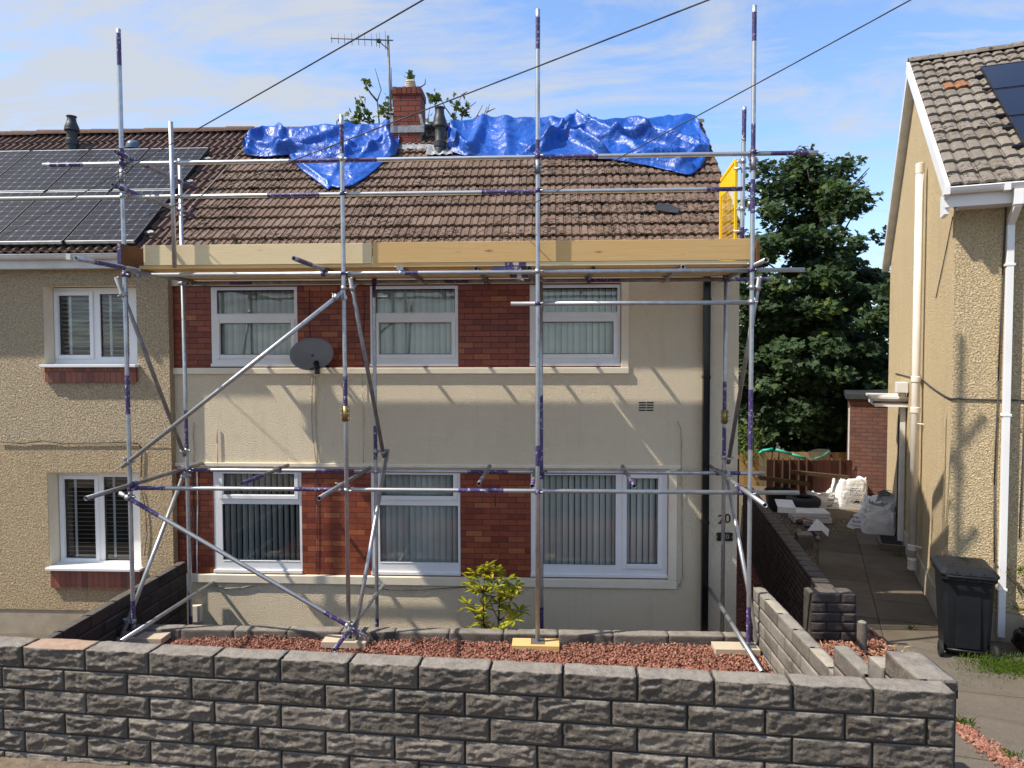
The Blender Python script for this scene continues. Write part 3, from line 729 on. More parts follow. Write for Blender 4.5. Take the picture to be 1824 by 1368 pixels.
for (R_,sx0,sx1,sy0,sy1,ay1,nm,pxs) in ((RU_,69,238,648,655,681,'upper',((108,163,527,632),(181,232,524,637))),(RLo,80,246,1012,1025,1048,'lower',((118,173,853,993),(188,238,849,999)))):
    l0=R4(*pxs[0],YW+.03); l1=R4(*pxs[1],YW+.03)
    window(HL,R_[0]+.004,R_[1]-.004,R_[2]+.01,R_[3]-.012,YW,[(l0[0],l0[1],l0[2],l0[3],.055),(l1[0],l1[1],l1[2],l1[3])],'horizontal',seed=31)
    s0=X0(sx0,sy1,YL-.1); s1=X0(sx1+3,sy1,YL-.1); z=R_[2]-.031
    b=MB(); b.box(s0,s1,YL-.10,YW-.035,z,z+.038); b.build('sill',M['white'],HL,bevel=.006)
    b=MB(); b.box(s0+.04,s1-.03,YL-.045,YL+.01,Z0(150,ay1,YL-.045),z-.001); b.build('brick_apron',M['soldier'],HL)
b=MB(); b.box(XLL,XRL+.02,YE-.02,YL,1.17,1.19); b.box(XLL,XRL-.004,YE-.04,YE-.02,1.165,1.31); b.build('soffit',M['whiteold'],HL)
b=MB(); gutter(b,V((XLL,YE-.10,1.325)),V((XL-.0,YE-.10,1.335)),V((0,-1,0)),.056); b.box(X0(122,455,YE-.16)-.03,X0(122,455,YE-.16)+.03,YE-.17,YE-.03,1.262,1.34); b.build('gutter',M['whiteold'],HL)
O,u,v,n=slope_frame(XLL)
b=MB(); tiled(b,O,u,v,n,XP-.01-XLL,SLEN,.282,.125,[(0,0),(.12,.002),(.24,.034),(.55,.040),(.70,.008),(.86,.0)],6)
b.add([V((XLL,YE,ZE-.012)),V((XP-.005,YE,ZE-.012)),V((XP-.005,YR,ZR-.012)),V((XLL,YR,ZR-.012)),V((XP-.005,5.55,ZE-.012)),V((XLL,5.55,ZE-.012))],[(0,1,2,3),(3,2,4,5)],1)
roofl=b.build('roof',[M['tileL'],M['under']],HL)
b=MB(); capping(b,V((XLL,YR,ZR+.01)),V((XP,YR,ZR+.01)),.12,.46,0,9); b.build('ridge',M['tileL'],roofl)
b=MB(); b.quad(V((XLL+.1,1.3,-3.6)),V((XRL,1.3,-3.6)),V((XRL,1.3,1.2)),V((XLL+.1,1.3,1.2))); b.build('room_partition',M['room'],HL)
b=MB(); b.quad(V((XLL,5.2,-4)),V((XP,5.2,-4)),V((XP,5.2,1.4)),V((XLL,5.2,1.4))); b.quad(V((XLL,YL,-4)),V((XLL,5.2,-4)),V((XLL,5.2,1.3)),V((XLL,YL,1.3))); b.build('rear_wall',M['pebble'],HL)
svp(roofl,129,268,206,False)
def lcable(pts,r=.006,mat='cable'): wallcable('wall_cable',pts,r,mat,YL-.015,HL)
lcable([(0,787),(40,790),(75,785),(110,790),(225,788)],.006); lcable([(225,788),(246,790),(253,800),(252,825),(251,850)],.007); lcable([(251,870),(258,900),(262,950),(257,990)],.005)
lcable([(0,791),(296,791)],.004,'plinth')
# small skylight dome / roof vent dome on the left roof
P=atp(237,262,V((0,YE,ZE+.05)),n); b=MB(); b.lathe(P,[(.11,-.03),(.11,.03),(.095,.07),(.06,.10),(0,.115)],18); b.build('roof_vent_dome',plain('blue_grey_dome',(.10,.14,.2),None,4,.4),roofl)

# solar panels on the left roof
def roofpt(px,py,off): return atp(px,py,O+n*off,n)
pa=roofpt(385,262,.14); pb=roofpt(228,429,.14)
su=V((1,0,0)); xr=(pa.x+pb.x)/2; PW=.985
def uvw(P): q=P-O; return q.dot(u),q.dot(v)
v_top=uvw(pa)[1]; v_bot=uvw(pb)[1]; vm=(v_top+v_bot)/2
def solar_panel(label,x1,v0,v1,mat,fr,On,un,vn,nn,off,cat='solar panel',group=None,W=PW,parent=None):
    """frame, glass with its cells, and clamps"""
    c=On+un*(x1-W/2)+vn*((v0+v1)/2)+nn*off
    t=thing('solar_panel',label,cat,c,group) if parent is None else parent
    b=MB(); w=.018; hw=W/2-.013; hh=(v1-v0)/2-.006; th=.02
    for (a,bq,cc,d) in ((-hw,-hw+w,-hh,hh),(hw-w,hw,-hh,hh),(-hw+w,hw-w,-hh,-hh+w),(-hw+w,hw-w,hh-w,hh)):
        b.obox(c+un*((a+bq)/2)+vn*((cc+d)/2)-nn*th,un*((bq-a)/2),vn*((d-cc)/2),nn*th,1 if bq-a<.03 else 0)
    b.obox(c-nn*(th*2-.002),un*(hw-w),vn*(hh-w),nn*.002)
    b.build('frame',[fr,M['blkframe']],t)
    g=MB(); q=[c+un*(-hw+w)+vn*(-hh+w)-nn*.004,c+un*(hw-w)+vn*(-hh+w)-nn*.004,c+un*(hw-w)+vn*(hh-w)-nn*.004,c+un*(-hw+w)+vn*(hh-w)-nn*.004]
    g.add(q,[(0,1,2,3)]); o=g.build('glass',mat,t)
    uvl=o.data.uv_layers.new(name='UVMap')
    for i,cu_ in enumerate(((0,0),(1,0),(1,1),(0,1))): uvl.data[i].uv=cu_
    return t
ordw=['first','second','third','fourth','fifth']
for row,(v0,v1) in enumerate(((vm+.008,v_top),(v_bot,vm-.008))):
    for i in range(4 if row==0 else 4):
        x1=uvw(V((xr,0,0)))[0]-i*PW
        lab='grey gridded solar panel, %s from the cream house in the %s row'%(ordw[i],('upper','lower')[row])
        solar_panel(lab,x1,v0,v1,M['solar'],M['alu'],O,u,v,n,.14,group='solar panels on the tan house roof')
rl=thing('panel_rail','aluminium rails and end brackets holding the gridded solar panels off the tiles','rail',O+u*uvw(V((xr,0,0)))[0]+v*vm+n*.05)
b=MB(); 
for vv in (v_bot+.3,vm-.35,vm+.35,v_top-.3):
    c=O+u*(uvw(V((xr,0,0)))[0]-2.)+v*vv+n*.08; b.obox(c,u*2.10,v*.02,n*.02)
    c=O+u*(uvw(V((xr,0,0)))[0]+.05)+v*vv+n*.05; b.obox(c,u*.02,v*.035,n*.05)
b.build('rail',M['alu'],rl)
b=MB(); c=O+u*(uvw(V((xr,0,0)))[0]-2.)+v*v_bot+n*.06; b.obox(c+v*.03,u*1.98,v*.006,n*.045); b.obox(O+u*(uvw(V((xr,0,0)))[0]-.03)+v*vm+n*.05,u*.006,v*((v_top-v_bot)/2),n*.045); b.build('bird_skirt',M['blkframe'],rl)

# ================================================================== RIGHT HOUSE (turned against ours)
HR=thing('golden_house','detached golden pebbledashed house with white bargeboard and black solar panels','house',RC,rz=-A)
def gl(px,py,off=0.): p=atp(px,py,RC+RR*off,RR)-RC; return p.dot(RU),p.z
def fl(px,py,off=0.): p=atp(px,py,RC+RU*off,RU)-RC; return p.dot(RR),p.z
DEP=7.2; WID=9.; EZ=5.18; AY=3.62; AZ=8.0; EY=-.30
b=MB()
sR=(AZ-EZ)/(AY-EY)
def rz(y): return EZ+(y-EY)*sR if y<=AY else AZ-(y-AY)*sR
b.add([V((0,0,.32)),V((0,DEP,.32)),V((0,DEP,rz(DEP)-.05)),V((0,AY,AZ-.05)),V((0,0,rz(0)-.05))],[(4,3,2,1,0)])
b.quad(V((0,0,.32)),V((WID,0,.32)),V((WID,0,5.2)),V((0,0,5.2)))
b.quad(V((0,DEP,0)),V((WID,DEP,0)),V((WID,DEP,5.2)),V((0,DEP,5.2))); b.quad(V((WID,0,0)),V((WID,DEP,0)),V((WID,DEP,8)),V((WID,0,5)))
b.build('wall',M['pebbleR'],HR)
b=MB(); b.box(.012,WID,.012,.2,-.3,.321); b.box(-.02,.2,-.02,DEP,-.3,.31); b.build('plinth',M['plinth'],HR)
v2=V((0,AY-EY,AZ-EZ)).normalized(); n2=V((0,-v2.z,v2.y)); O2=V((-.11,EY,EZ))
b=MB(); tiled(b,O2,V((1,0,0)),v2,n2,5.1,math.hypot(AY-EY,AZ-EZ),.325,.16,PROFR,8,lift=.04)
b.add([V((-.10,EY,EZ-.01)),V((5,EY,EZ-.01)),V((5,AY,AZ-.01)),V((-.10,AY,AZ-.01)),V((5,DEP+.3,rz(DEP+.3)-.01)),V((-.10,DEP+.3,rz(DEP+.3)-.01))],[(0,1,2,3),(3,2,4,5)],1)
ro=b.build('roof',[M['tileR'],M['under']],HR)
b=MB(); capping(b,V((-.13,AY,AZ-.01)),V((5,AY,AZ-.01)),.12,.45,0,12); b.build('ridge',M['tileR'],ro)
b=MB()   # white bargeboard in front, weathered board on the rear slope
c0=V((-.135,EY-.02,EZ-.06)); c1=V((-.135,AY,AZ-.06)); d=(c1-c0)
b.obox((c0+c1)/2,V((.022,0,0)),d/2,n2*.085); b.build('bargeboard',M['white'],HR,bevel=.004)
b=MB(); c0=V((-.12,DEP+.3,rz(DEP+.3)-.08)); c1=V((-.12,AY,AZ-.10)); n3=V((0,v2.z,v2.y)); d=(c1-c0)
b.obox((c0+c1)/2,V((.016,0,0)),d/2*.995,n3*.075); b.obox((c0+c1)/2+V((.06,0,0))-n3*.09,V((.06,0,0)),d/2*.99,n3*.012); b.build('bargeboard',M['whiteold'],HR)
b=MB(); b.box(-.15,WID,EY+.03,EY+.055,EZ-.21,EZ-.02); b.box(-.0,WID,EY+.06,0.0,EZ-.21,EZ-.19); b.box(-.15,-.10,EY+.056,.05,EZ-.28,EZ-.03); b.build('soffit',M['white'],HR)
b=MB(); gutter(b,V((-.17,EY-.035,EZ-.015)),V((WID,EY-.035,EZ-.015)),V((0,-1,0)),.062); 
for xx in (-.15,.42,.9): b.box(xx-.03,xx+.03,EY-.105,EY+.025,EZ-.09,EZ-.005)
b.build('gutter',M['white'],HR)
b=MB(); dpx=.53   # square downpipe with swan neck
b.box(dpx-.036,dpx+.036,-.085,-.015,.06,EZ-.42)
b.obox(V((dpx,(EY-.05-.05)/2,EZ-.31)),V((.035,0,0)),V((0,.15,-.08)),V((0,.02,.038))); b.box(dpx-.045,dpx+.045,EY-.085,EY+.0,EZ-.25,EZ-.08)
for z in (.6,2.6,4.3): b.box(dpx-.05,dpx+.05,-.09,-.0,z,z+.03)
b.build('downpipe',M['white'],HR,bevel=.004)
sy,_=gl(1633,600,-.1); sz=gl(1633,300,-.1)[1]
b=MB(); P=V((-.10,sy,0)); b.tube(P+V((0,0,.30)),P+V((0,0,sz-.10)),.056,18); b.lathe(P+V((0,0,sz-.16)),[(.061,0),(.061,.14),(.045,.15),(.045,.05)],18)
for z in (.42,2.45,2.9,): b.lathe(P+V((0,0,z)),[(.056,0),(.068,.01),(.068,.08),(.056,.09)],18)
b.lathe(P+V((0,0,.14)),[(.066,0),(.068,.02),(.060,.06),(.068,.08),(.06,.12),(.068,.14),(.056,.18)],18)
for z in (.5,2.3,): b.tube(P+V((0,0,z)),V((.0,sy-.15,z)),.010,6)
b.tube(V((-.10,sy-.05,2.95)),V((-.02,sy+.35,3.0)),.03,12); b.tube(V((-.03,sy+.35,3.0)),V((-.03,sy+.35,2.8)),.03,12)
b.build('soil_pipe',M['offwhite'],HR)
hy,hz=gl(1606,690,-.1)
b=MB(); b.obox(V((-.10,hy,hz)),V((.09,0,0)),V((0,.12,0)),V((0,0,.09))); b.obox(V((-.10,hy,hz-.14)),V((.05,0,0)),V((0,.06,0)),V((0,0,.05))); b.build('hopper',M['whiteold'],HR,bevel=.01)
py_=gl(1606,850,-.06)[0]
b=MB(); b.box(-.10,-.02,py_-.03,py_+.07,.12,hz-.1); b.build('waste_pipe',M['whiteold'],HR,bevel=.004)
b=MB(); b.box(-.012,.03,py_+.28,py_+1.15,.12,2.2); b.build('door',M['dark'],HR)
b=MB(); b.box(-.06,.01,py_+.12,py_+.26,2.0,2.25); b.build('wall_lamp',M['black'],HR,bevel=.01)
cz=gl(1618,742,-.3)[1]; cyA=gl(1616,742,-.02)[0]+.1
b=MB(); b.box(-.50,0,cyA,cyA+1.2,cz-.01,cz+.09,1); b.box(-.50,-.002,cyA-.014,cyA-.001,cz-.045,cz+.012,2); b.box(-.53,-.002,cyA-.024,cyA-.001,cz+.0125,cz+.05,0); b.box(-.56,0,cyA-.035,cyA+1.24,cz+.0905,cz+.125,1); b.box(-.515,-.5005,cyA,cyA+1.2,cz-.03,cz+.09,2)
cp=b.build('door_canopy',[M['canopy'],M['whiteold'],M['white']],HR)
b=MB(); sA=(atz(1604,975,-3.3)-RC).dot(RU); b.box(-.40,-.02,sA-.35,sA+.35,-.1,.115); b.build('door_step',M['concrete'],HR,bevel=.01)
b=MB()
for i in range(12): b.box(-.36,-.06,sA-.30+i*.05,sA-.28+i*.05,.1155,.128)
for i in range(5): b.box(-.36+i*.06,-.35+i*.06,sA-.30,sA+.27,.1152,.126)
b.build('foot_grate',M['rubber'],HR)
b=MB(); b.path([V((-.012,gl(1597,655)[0],2.95)),V((-.012,sy-.05,2.93)),V((-.012,1.4,2.86)),V((-.012,.4,2.80)),V((-.015,-.012,2.79)),V((1.2,-.012,2.78)),V((3,-.012,2.80))],.009,6); b.build('wall_cable',M['cable'],HR)
b=MB(); x=fl(1775,900)[0]; b.path([V((x+.02,-.012,5.0)),V((x,-.012,4.2)),V((x-.015,-.012,3.0)),V((x-.03,-.012,1.8)),V((x-.01,-.012,.9)),V((x-.03,-.012,.2))],.008,6); x=fl(1820,900)[0]; b.path([V((x,-.012,4.0)),V((x+.0,-.012,2.8)),V((x-.02,-.012,1.2))],.006,6); b.build('wall_cable',M['cable'],HR)
b=MB(); b.path([V((-.012,.10,4.92)),V((-.012,.55,4.55)),V((-.012,1.2,4.05))],.006,6); b.build('wall_cable',M['cable'],HR)
# all-black panels: on the right roof, in world axes
def RW(p): return RC+RR*p.x+RU*p.y+V((0,0,p.z))
def dirW(p): return RR*p.x+RU*p.y+V((0,0,p.z))
OnW=RW(O2); unW=RR; vnW=dirW(v2); nnW=dirW(n2)
P=atp(1747,118,OnW+nnW*.12,nnW)-OnW; xl=P.dot(unW); vt=P.dot(vnW)
P=atp(1822,263,OnW+nnW*.12,nnW)-OnW; xl=(xl+P.dot(unW))/2
for i,lab in enumerate(('all black solar panel under the ridge of the golden house','all black solar panel one below the top one on the golden house','all black solar panel lowest in its column on the golden house, half out of frame')):
    solar_panel(lab,xl+1.70,vt-1.06*(i+1)+.02,vt-1.06*i,M['solarb'],M['blkframe'],OnW,unW,vnW,nnW,.12,group='black panels on the golden house roof',W=1.70)
rl=thing('panel_rail','black mounting rails whose ends stick out beside the black panels','rail',OnW+unW*xl+vnW*(vt-.2)+nnW*.06)
b=MB()
for vv in (vt-.25,vt-.85,vt-1.3,vt-1.9,vt-2.35,vt-2.95): b.obox(OnW+unW*(xl+.75)+vnW*vv+nnW*.05,unW*.83,vnW*.02,nnW*.028)
b.build('rail',M['blkframe'],rl)

# ================================================================== GARDEN WALLS
def sst(x,a,b): t=min(1,max(0,(x-a)/(b-a))); return t*t*(3-2*t)
def blk(mb,F,s0,s1,zf0,zf1,thick,amp,nx,nzv,top,rnd,seed,rim=.022,mtop=None,topamp=.006,back=.05):
    """one block: F(s,o,z)->world, o grows into the wall"""
    rows=[]
    rows.append(('b',0,back))
    for j in range(nzv+1): rows.append(('f',j/nzv,0))
    if top:
        k=7
        for j in range(1,k+1): rows.append(('t',j/k,0))
        rows.append(('k',1,0))
    else: rows.append(('b',1,back))
    cols=[-1]+list(range(nx+1))+[nx+1]
    vs=[]
    for (kind,t,bk) in rows:
        for ci in cols:
            i=min(nx,max(0,ci)); s=s0+(s1-s0)*i/nx; za=zf0(s); zb=zf1(s); inset=back if ci!=i else 0
            if kind=='b': z=za+(zb-za)*t; o=bk; 
            elif kind=='f':
                z=za+(zb-za)*t; e=min(s-s0,s1-s,z-za,(zb-z) if not top else (zb-z)+.012)
                m=sst(e,.008,max(.014,rim)); q=1-abs(nz(s*6.5+seed*3.1+z*4,z*19,seed))*2.6
                dsp=m*amp*(.12+.65*nz(s*6+seed,z*15,seed+5)+.60*max(-.8,q)+.5*nz(s*22,z*36,seed)+.3*nz(s*48,z*60,seed))
                o=-dsp+.004*(1-sst(e,0,.006))+inset
            elif kind=='t':
                o=thick*t; z=zb+topamp*(nz(s*7+seed,o*16,3)+.6*nz(s*26,o*26,seed))-.010*(1-sst(min(o,thick-o),0,.03)) ; z-=inset+.006*(1-sst(min(s-s0,s1-s),0,.012))
            else: o=thick; z=zb-.12
            vs.append(F(s,o,z))
    nc=len(cols)
    fs=[(a*nc+c,a*nc+c+1,(a+1)*nc+c+1,(a+1)*nc+c) for a in range(len(rows)-1) for c in range(nc-1)]
    base=mb.add(vs,fs,0,True,rnd)
    if mtop is not None:
        # recolour the top faces of this block
        nf=len(fs); st=len(mb.f)-nf
        for a in range(len(rows)-1):
            if rows[a+1][0]=='t':
                for c in range(nc-1): mb.m[st+a*(nc-1)+c]=mtop
def block_wall(name,label,F,s0,s1,ztop,pitch,ncourse,thick,Lb,amp,mats,res=(20,7),offs=0.,gap=.010,seed=0,cat='wall',half=.5,mtops=(),zslope=None,firstlen=None,parent=None,only=None,rim=.022):
    mb=MB(); r=random.Random(seed)
    for c in range(ncourse):
        st=s0+(0 if c%2==0 else -Lb+(firstlen if firstlen else Lb*half))+offs
        k=0
        while st<s1:
            a=max(s0,st)+gap/2; bq=min(s1,st+Lb)-gap/2; st+=Lb
            if bq-a<.03: continue
            za=lambda s,c=c: ztop(s)-pitch(s)*(c+1)+gap/2
            zb=lambda s,c=c: ztop(s)-pitch(s)*c-(gap/2 if c else 0)
            nx=max(4,int(res[0]*(bq-a)/Lb)); sd=r.uniform(0,50)
            blk(mb,F,a,bq,za,zb,thick,amp*r.uniform(.75,1.2),nx,res[1],c==0,(r.random()*.45 if (c<2 and name=='front_garden_wall') else r.random()),sd,mtop=(2 if (c,k) in mtops else None),rim=rim)
            k+=1
    # mortar core
    g=.016; N=24
    core=[]
    for i in range(N+1):
        s=s0+(s1-s0)*i/N; zt=ztop(s)-.02; zb=ztop(s)-pitch(s)*ncourse+.004
        core+= [F(s,g,zb),F(s,g,zt),F(s,thick-.012,zt),F(s,thick-.012,zb)]
    fs=[(4*i+k,4*i+k+1,4*i+5+k,4*i+4+k) for i in range(N) for k in range(3)]+[(0,1,2,3),(4*N+3,4*N+2,4*N+1,4*N)]
    mb.add(core,fs,1)
    o=mb.build(name,mats,parent)
    if label: tag(o,label,cat)
    return o
MW=[M['block'],M['mortar'],M['sand']]
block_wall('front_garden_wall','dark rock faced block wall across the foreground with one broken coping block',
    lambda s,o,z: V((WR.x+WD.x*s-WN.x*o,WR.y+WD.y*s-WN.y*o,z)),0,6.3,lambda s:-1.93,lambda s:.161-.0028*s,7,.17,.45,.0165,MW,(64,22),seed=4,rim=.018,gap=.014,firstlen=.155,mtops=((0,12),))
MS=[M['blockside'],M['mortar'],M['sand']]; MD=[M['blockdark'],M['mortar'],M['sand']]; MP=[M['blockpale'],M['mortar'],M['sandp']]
lx=-4.87
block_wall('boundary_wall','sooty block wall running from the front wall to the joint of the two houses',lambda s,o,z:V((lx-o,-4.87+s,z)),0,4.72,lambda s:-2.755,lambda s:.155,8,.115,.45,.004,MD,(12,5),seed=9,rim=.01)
block_wall('low_retaining_wall','low grey block kerb wall behind the red gravel bed',lambda s,o,z:V((-4.85+s,-1.55+.012*s+o,z)),0,7.1,lambda s:-3.140+.0*s,lambda s:.15,5,.17,.62,.004,MS,(20,6),seed=12,rim=.008,gap=.006)
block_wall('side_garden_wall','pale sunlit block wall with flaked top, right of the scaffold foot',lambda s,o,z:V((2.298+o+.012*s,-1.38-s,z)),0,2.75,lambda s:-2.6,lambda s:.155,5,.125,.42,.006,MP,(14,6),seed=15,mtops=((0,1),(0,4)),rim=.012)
mst=tag(block_wall('stepped_return_wall',None,lambda s,o,z:V((2.165+o,-3.99-s,z)),0,.52,lambda s:-2.2,lambda s:.155,6,.12,.52,.005,MP,(12,6),seed=18,rim=.012),'short stepped stub of pale blocks joining the front wall to the pale side wall','wall')
block_wall('wall_step',None,lambda s,o,z:V((2.19+o,-4.515-s,z)),0,.22,lambda s:-2.06,lambda s:.155,6,.14,.45,.006,MP,(8,6),seed=20,parent=mst,mtops=((0,0),),rim=.012)
block_wall('wall_end_pier',None,lambda s,o,z:V((2.205+o,-4.735-s,z)),0,.43,lambda s:-1.935,lambda s:.16,7,.235,.45,.008,[M['block'],M['mortar'],M['sand']],(14,6),seed=21,parent=mst,rim=.012)
dw0=V((3.13,-1.1,0)); dwd=V((.85,6.4,0)).normalized(); dwn=V((dwd.y,-dwd.x,0))
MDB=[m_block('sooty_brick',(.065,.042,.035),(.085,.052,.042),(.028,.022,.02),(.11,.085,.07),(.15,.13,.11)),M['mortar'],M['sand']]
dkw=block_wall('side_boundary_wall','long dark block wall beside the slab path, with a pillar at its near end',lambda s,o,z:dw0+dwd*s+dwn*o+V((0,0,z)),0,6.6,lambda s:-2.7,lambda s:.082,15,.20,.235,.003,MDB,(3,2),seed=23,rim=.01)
block_wall('wall_pillar',None,lambda s,o,z:V((2.955+s,-1.36+o,z)),0,.50,lambda s:-2.68,lambda s:.108,6,.26,.33,.006,MD,(12,5),seed=27,parent=dkw,rim=.012)
b=MB(); c=atz(1535,1160,-3.24); b.lathe(c+V((0,0,-.1)),[(.052,0),(.052,.40),(.045,.425),(.02,.44),(0,.443)],16); tag(b.build('concrete_post',M['blockside']),'small round topped concrete gate post by the dark pillar','post')

# ================================================================== SCAFFOLD
SFD=thing('scaffold','galvanised tube scaffold with purple paint marks and one boarded lift','scaffold',(-1.25,-1.05,-3.2))
TM=[M['galv'],M['purple'],M['galvold'],M['dark']]
TR=.0242
def yb(y0,y1,bands): return [((a-y0)/(y1-y0),(b_-y0)/(y1-y0),1) for a,b_ in bands]
def ytube(name,p0,Y0,p1,Y1,bands=(),mat=0,ax=1,ext=0.,hollow=True):
    P0=aty(*p0,Y0); P1=aty(*p1,Y1)
    bb=[((a-p0[ax])/(p1[ax]-p0[ax]),(c-p0[ax])/(p1[ax]-p0[ax]),1) for a,c in bands]
    bb=[(min(a,c),max(a,c),m) for a,c,m in bb]
    m=MB(); m.tube(P0,P1,TR,16,mat,bb,hollow); m.build(name,TM,SFD); return (P0,P1)
YF=-1.65; YB=-.5; YI=-1.597; coup_later=[]
FS=[ytube('standard',(211,52),YF,(238,1122),YF,[(60,115),(259,312),(660,730),(1068,1112)]),
    ytube('standard',(608,205),YF,(621.5,1150),YF,[(222,272),(662,722)]),
    ytube('standard',(958,17),YF,(957.5,1146),YF,[(30,86),(243,284),(785,822)]),
    ytube('standard',(1344,10),YF,(1333,1160),YF,[(22,72),(215,278),(312,372),(684,792),(1078,1142)])]
ytube('standard',(304,217),YF-.0,(311,477),YF-.0)
BS=[ytube('standard',(320,283),YB,(341,1150),YB,[(725,800),(1095,1150)]),
    ytube('standard',(666,497),YB,(672,1150),YB,[(497,530),(755,815),(1100,1150)]),
    ytube('standard',(963.5,497),YB,(965,1150),YB,[(700,850),(1080,1150)]),
    ytube('standard',(1293,497),YB,(1286,1150),YB,[(677,752),(758,815)])]
GS=ytube('standard',(1326,191),-1.33,(1321,460),-1.33,[(196,252),(405,460)])
def atz_on(T,z): a,c=T; k=(z-a.z)/(c.z-a.z); return a+(c-a)*k
def hrail(name,x0,x1,ypx,Y,bands=(),mat=0):
    z=(aty(x0,ypx[0],Y).z+aty(x1,ypx[1],Y).z)/2
    P0=V((X0(x0,ypx[0],Y),Y,z)); P1=V((X0(x1,ypx[1],Y),Y,z))
    bb=[((X0(a,ypx[0],Y)-P0.x)/(P1.x-P0.x),(X0(c,ypx[0],Y)-P0.x)/(P1.x-P0.x),1) for a,c in bands]
    m=MB(); m.tube(P0,P1,TR,16,mat,bb,True); m.build(name,TM,SFD); return (P0,P1)
G1=hrail('guard_rail',77,1455,(295,271),YI,[(90,150),(515,672),(965,1065),(1372,1440)])
G2=hrail('guard_rail',-60,1322,(355,337),YI,[(477,570),(858,962),(1258,1322)])
L1=hrail('ledger',240,1433,(487,484),YI,[(722,745)])
L2=hrail('ledger',318,1378,(503,499),YB+.055,[(410,450),(790,835),(1050,1105),(1308,1365)],2)
L3=hrail('ledger',243,1423,(869,878),YI,[(245,296),(525,596),(817,897)])
L4=hrail('ledger',342,1361,(837,843),YB+.055,[(345,376),(563,632),(833,905),(958,975),(1300,1318)])
G3=hrail('guard_rail',910,1335,(543,537),YI)
for a,c,yq,bb in (((205,270),(342,331),-.12,[(.0,.35,1),(.72,1,1)]),((200,329),(338,379),-.12,[(0,.3,1),(.75,1,1)])):
    P=aty(*a,-1.86); Q=V((P.x+.02,yq,P.z)); m=MB(); m.tube(P,Q,TR,16,2,bb,True); m.build('end_guard_tube',TM,SFD)
    for T in (FS[0],BS[0]):
        w=atz_on(T,P.z); k=(w.y-P.y)/(Q.y-P.y); coup_later.append((w,T[1]-T[0],P+(Q-P)*k,Q-P))
# transoms: level tubes running out from the wall; front end where its mouth shows
ZT=L1[0].z+.048; ZL=L3[0].z+.048
def transom(px,py,z,Yb_,bands=(),mat=0):
    P=atz(px,py,z); Q=V((P.x+.012*(Yb_-P.y),Yb_,z)); L=(Q-P).length
    m=MB(); m.tube(P,Q,TR,16,mat,bands,True); m.build('transom',TM,SFD); return (P,Q)
TT=[transom(x,y,ZT,-.04,bb,mt) for x,y,bb,mt in ((135,460,[(.1,.3,1)],0),(523,460,[(.03,.2,1)],0),(713,478,(),2),(848,478,(),2),(943,478,(),2),(1057,478,(),2),(1217,475,(),0),(1365,463,(),0))]
TL=[transom(x,y,ZL,yb_,bb,mt) for x,y,yb_,bb,mt in ((153,888,-.03,[(.30,.36,1),(.72,.75,1)],2),(430,862,-.15,[(0,.4,1)],2),(568,888,-.35,(),2),(853,862,-.15,[(.1,.22,1)],2),(948,866,-.35,[(0,.25,1)],2),(1130,866,-.10,[(.0,.30,1)],2),(1363,900,-.05,[(.36,.42,1)],0))]
for a,c in (((215,1143),(380,1037)),((595,1158),(683,1042)),((1358,1198),(1264,1048))):
    Q=aty(*c,-.03 if c[0]!=683 else -.2); P=atz(a[0],a[1],Q.z); m=MB(); m.tube(P,Q,TR,16,0,[(0,.22,1)] if c[0]==683 else (),True); m.build('foot_tie',TM,SFD)
YX=YF-.06
FB=[ytube('face_brace',(217,832),YX,(611,520),YX,(),0,0),ytube('face_brace',(213,878),YX,(656,1136),YX,[(222,284),(578,640)],0,0)]
SB=[ytube('section_brace',(207,494),YF-.10,(329,812),YB-.06,(),2),ytube('section_brace',(624,495),YF-.06,(684,814),YB-.06,(),2),ytube('section_brace',(1353,493),YF-.05,(1297,825),YB-.06,(),2),
    ytube('section_brace',(329,841),YB-.06,(215,1139),YF-.12),ytube('section_brace',(691,801),YB-.02,(627,1158),YF-.10),ytube('section_brace',(1293,838),YB-.06,(1355,1169),YF+.0)]
# couplers
CM=[M['coup'],M['purple']]
def coup(P,d1,Q,d2,mat=0):
    m=MB(); d1=d1.normalized(); d2=d2.normalized()
    m.tube(P-d1*.024,P+d1*.024,.031,14,mat); m.tube(Q-d2*.024,Q+d2*.024,.031,14,mat)
    w=(Q-P); w=w if w.length>.001 else d1.cross(d2)
    for (c,dd) in ((P,d1),(Q,d2)):
        sd=dd.cross(w).normalized()
        m.tube(c+sd*.028-w.normalized()*.02,c+sd*.066-w.normalized()*.02,.008,8,0); m.tube(c+sd*.050-w.normalized()*.02,c+sd*.060-w.normalized()*.02,.013,6,0)
        m.obox(c+sd*.034,sd*.009,dd*.02,w.normalized()*.016,mat)
    m.build('coupler',CM,SFD)
for i,F_ in enumerate(FS):
    d=F_[1]-F_[0]
    for j,(Rr) in enumerate((G1,G2,L1,L3)+((G3,) if i>=2 else ())):
        P=atz_on(F_,Rr[0].z) if i!=1 or Rr is not G1 else atz_on(F_,Rr[0].z)
        if P.x>Rr[1].x+.05: continue
        coup(P,d,V((P.x,YI,Rr[0].z)),V((1,0,0)),1 if (i+j)%3!=1 else 0)
for i,B_ in enumerate(BS):
    for j,Rr in enumerate((L2,L4)):
        P=atz_on(B_,Rr[0].z); coup(P,B_[1]-B_[0],V((P.x,YB+.055,Rr[0].z)),V((1,0,0)),(i+j)%2)
for (P,Q) in TT+TL:
    up=P.z>0
    for yy,z in ((YI,(L1 if up else L3)[0].z),(YB+.055,(L2 if up else L4)[0].z)):
        if P.y<yy<Q.y:
            k=(yy-P.y)/(Q.y-P.y); c=P+(Q-P)*k; coup(c,Q-P,V((c.x,yy,z)),V((1,0,0)),0 if (round(P.x*7)%3) else 1)
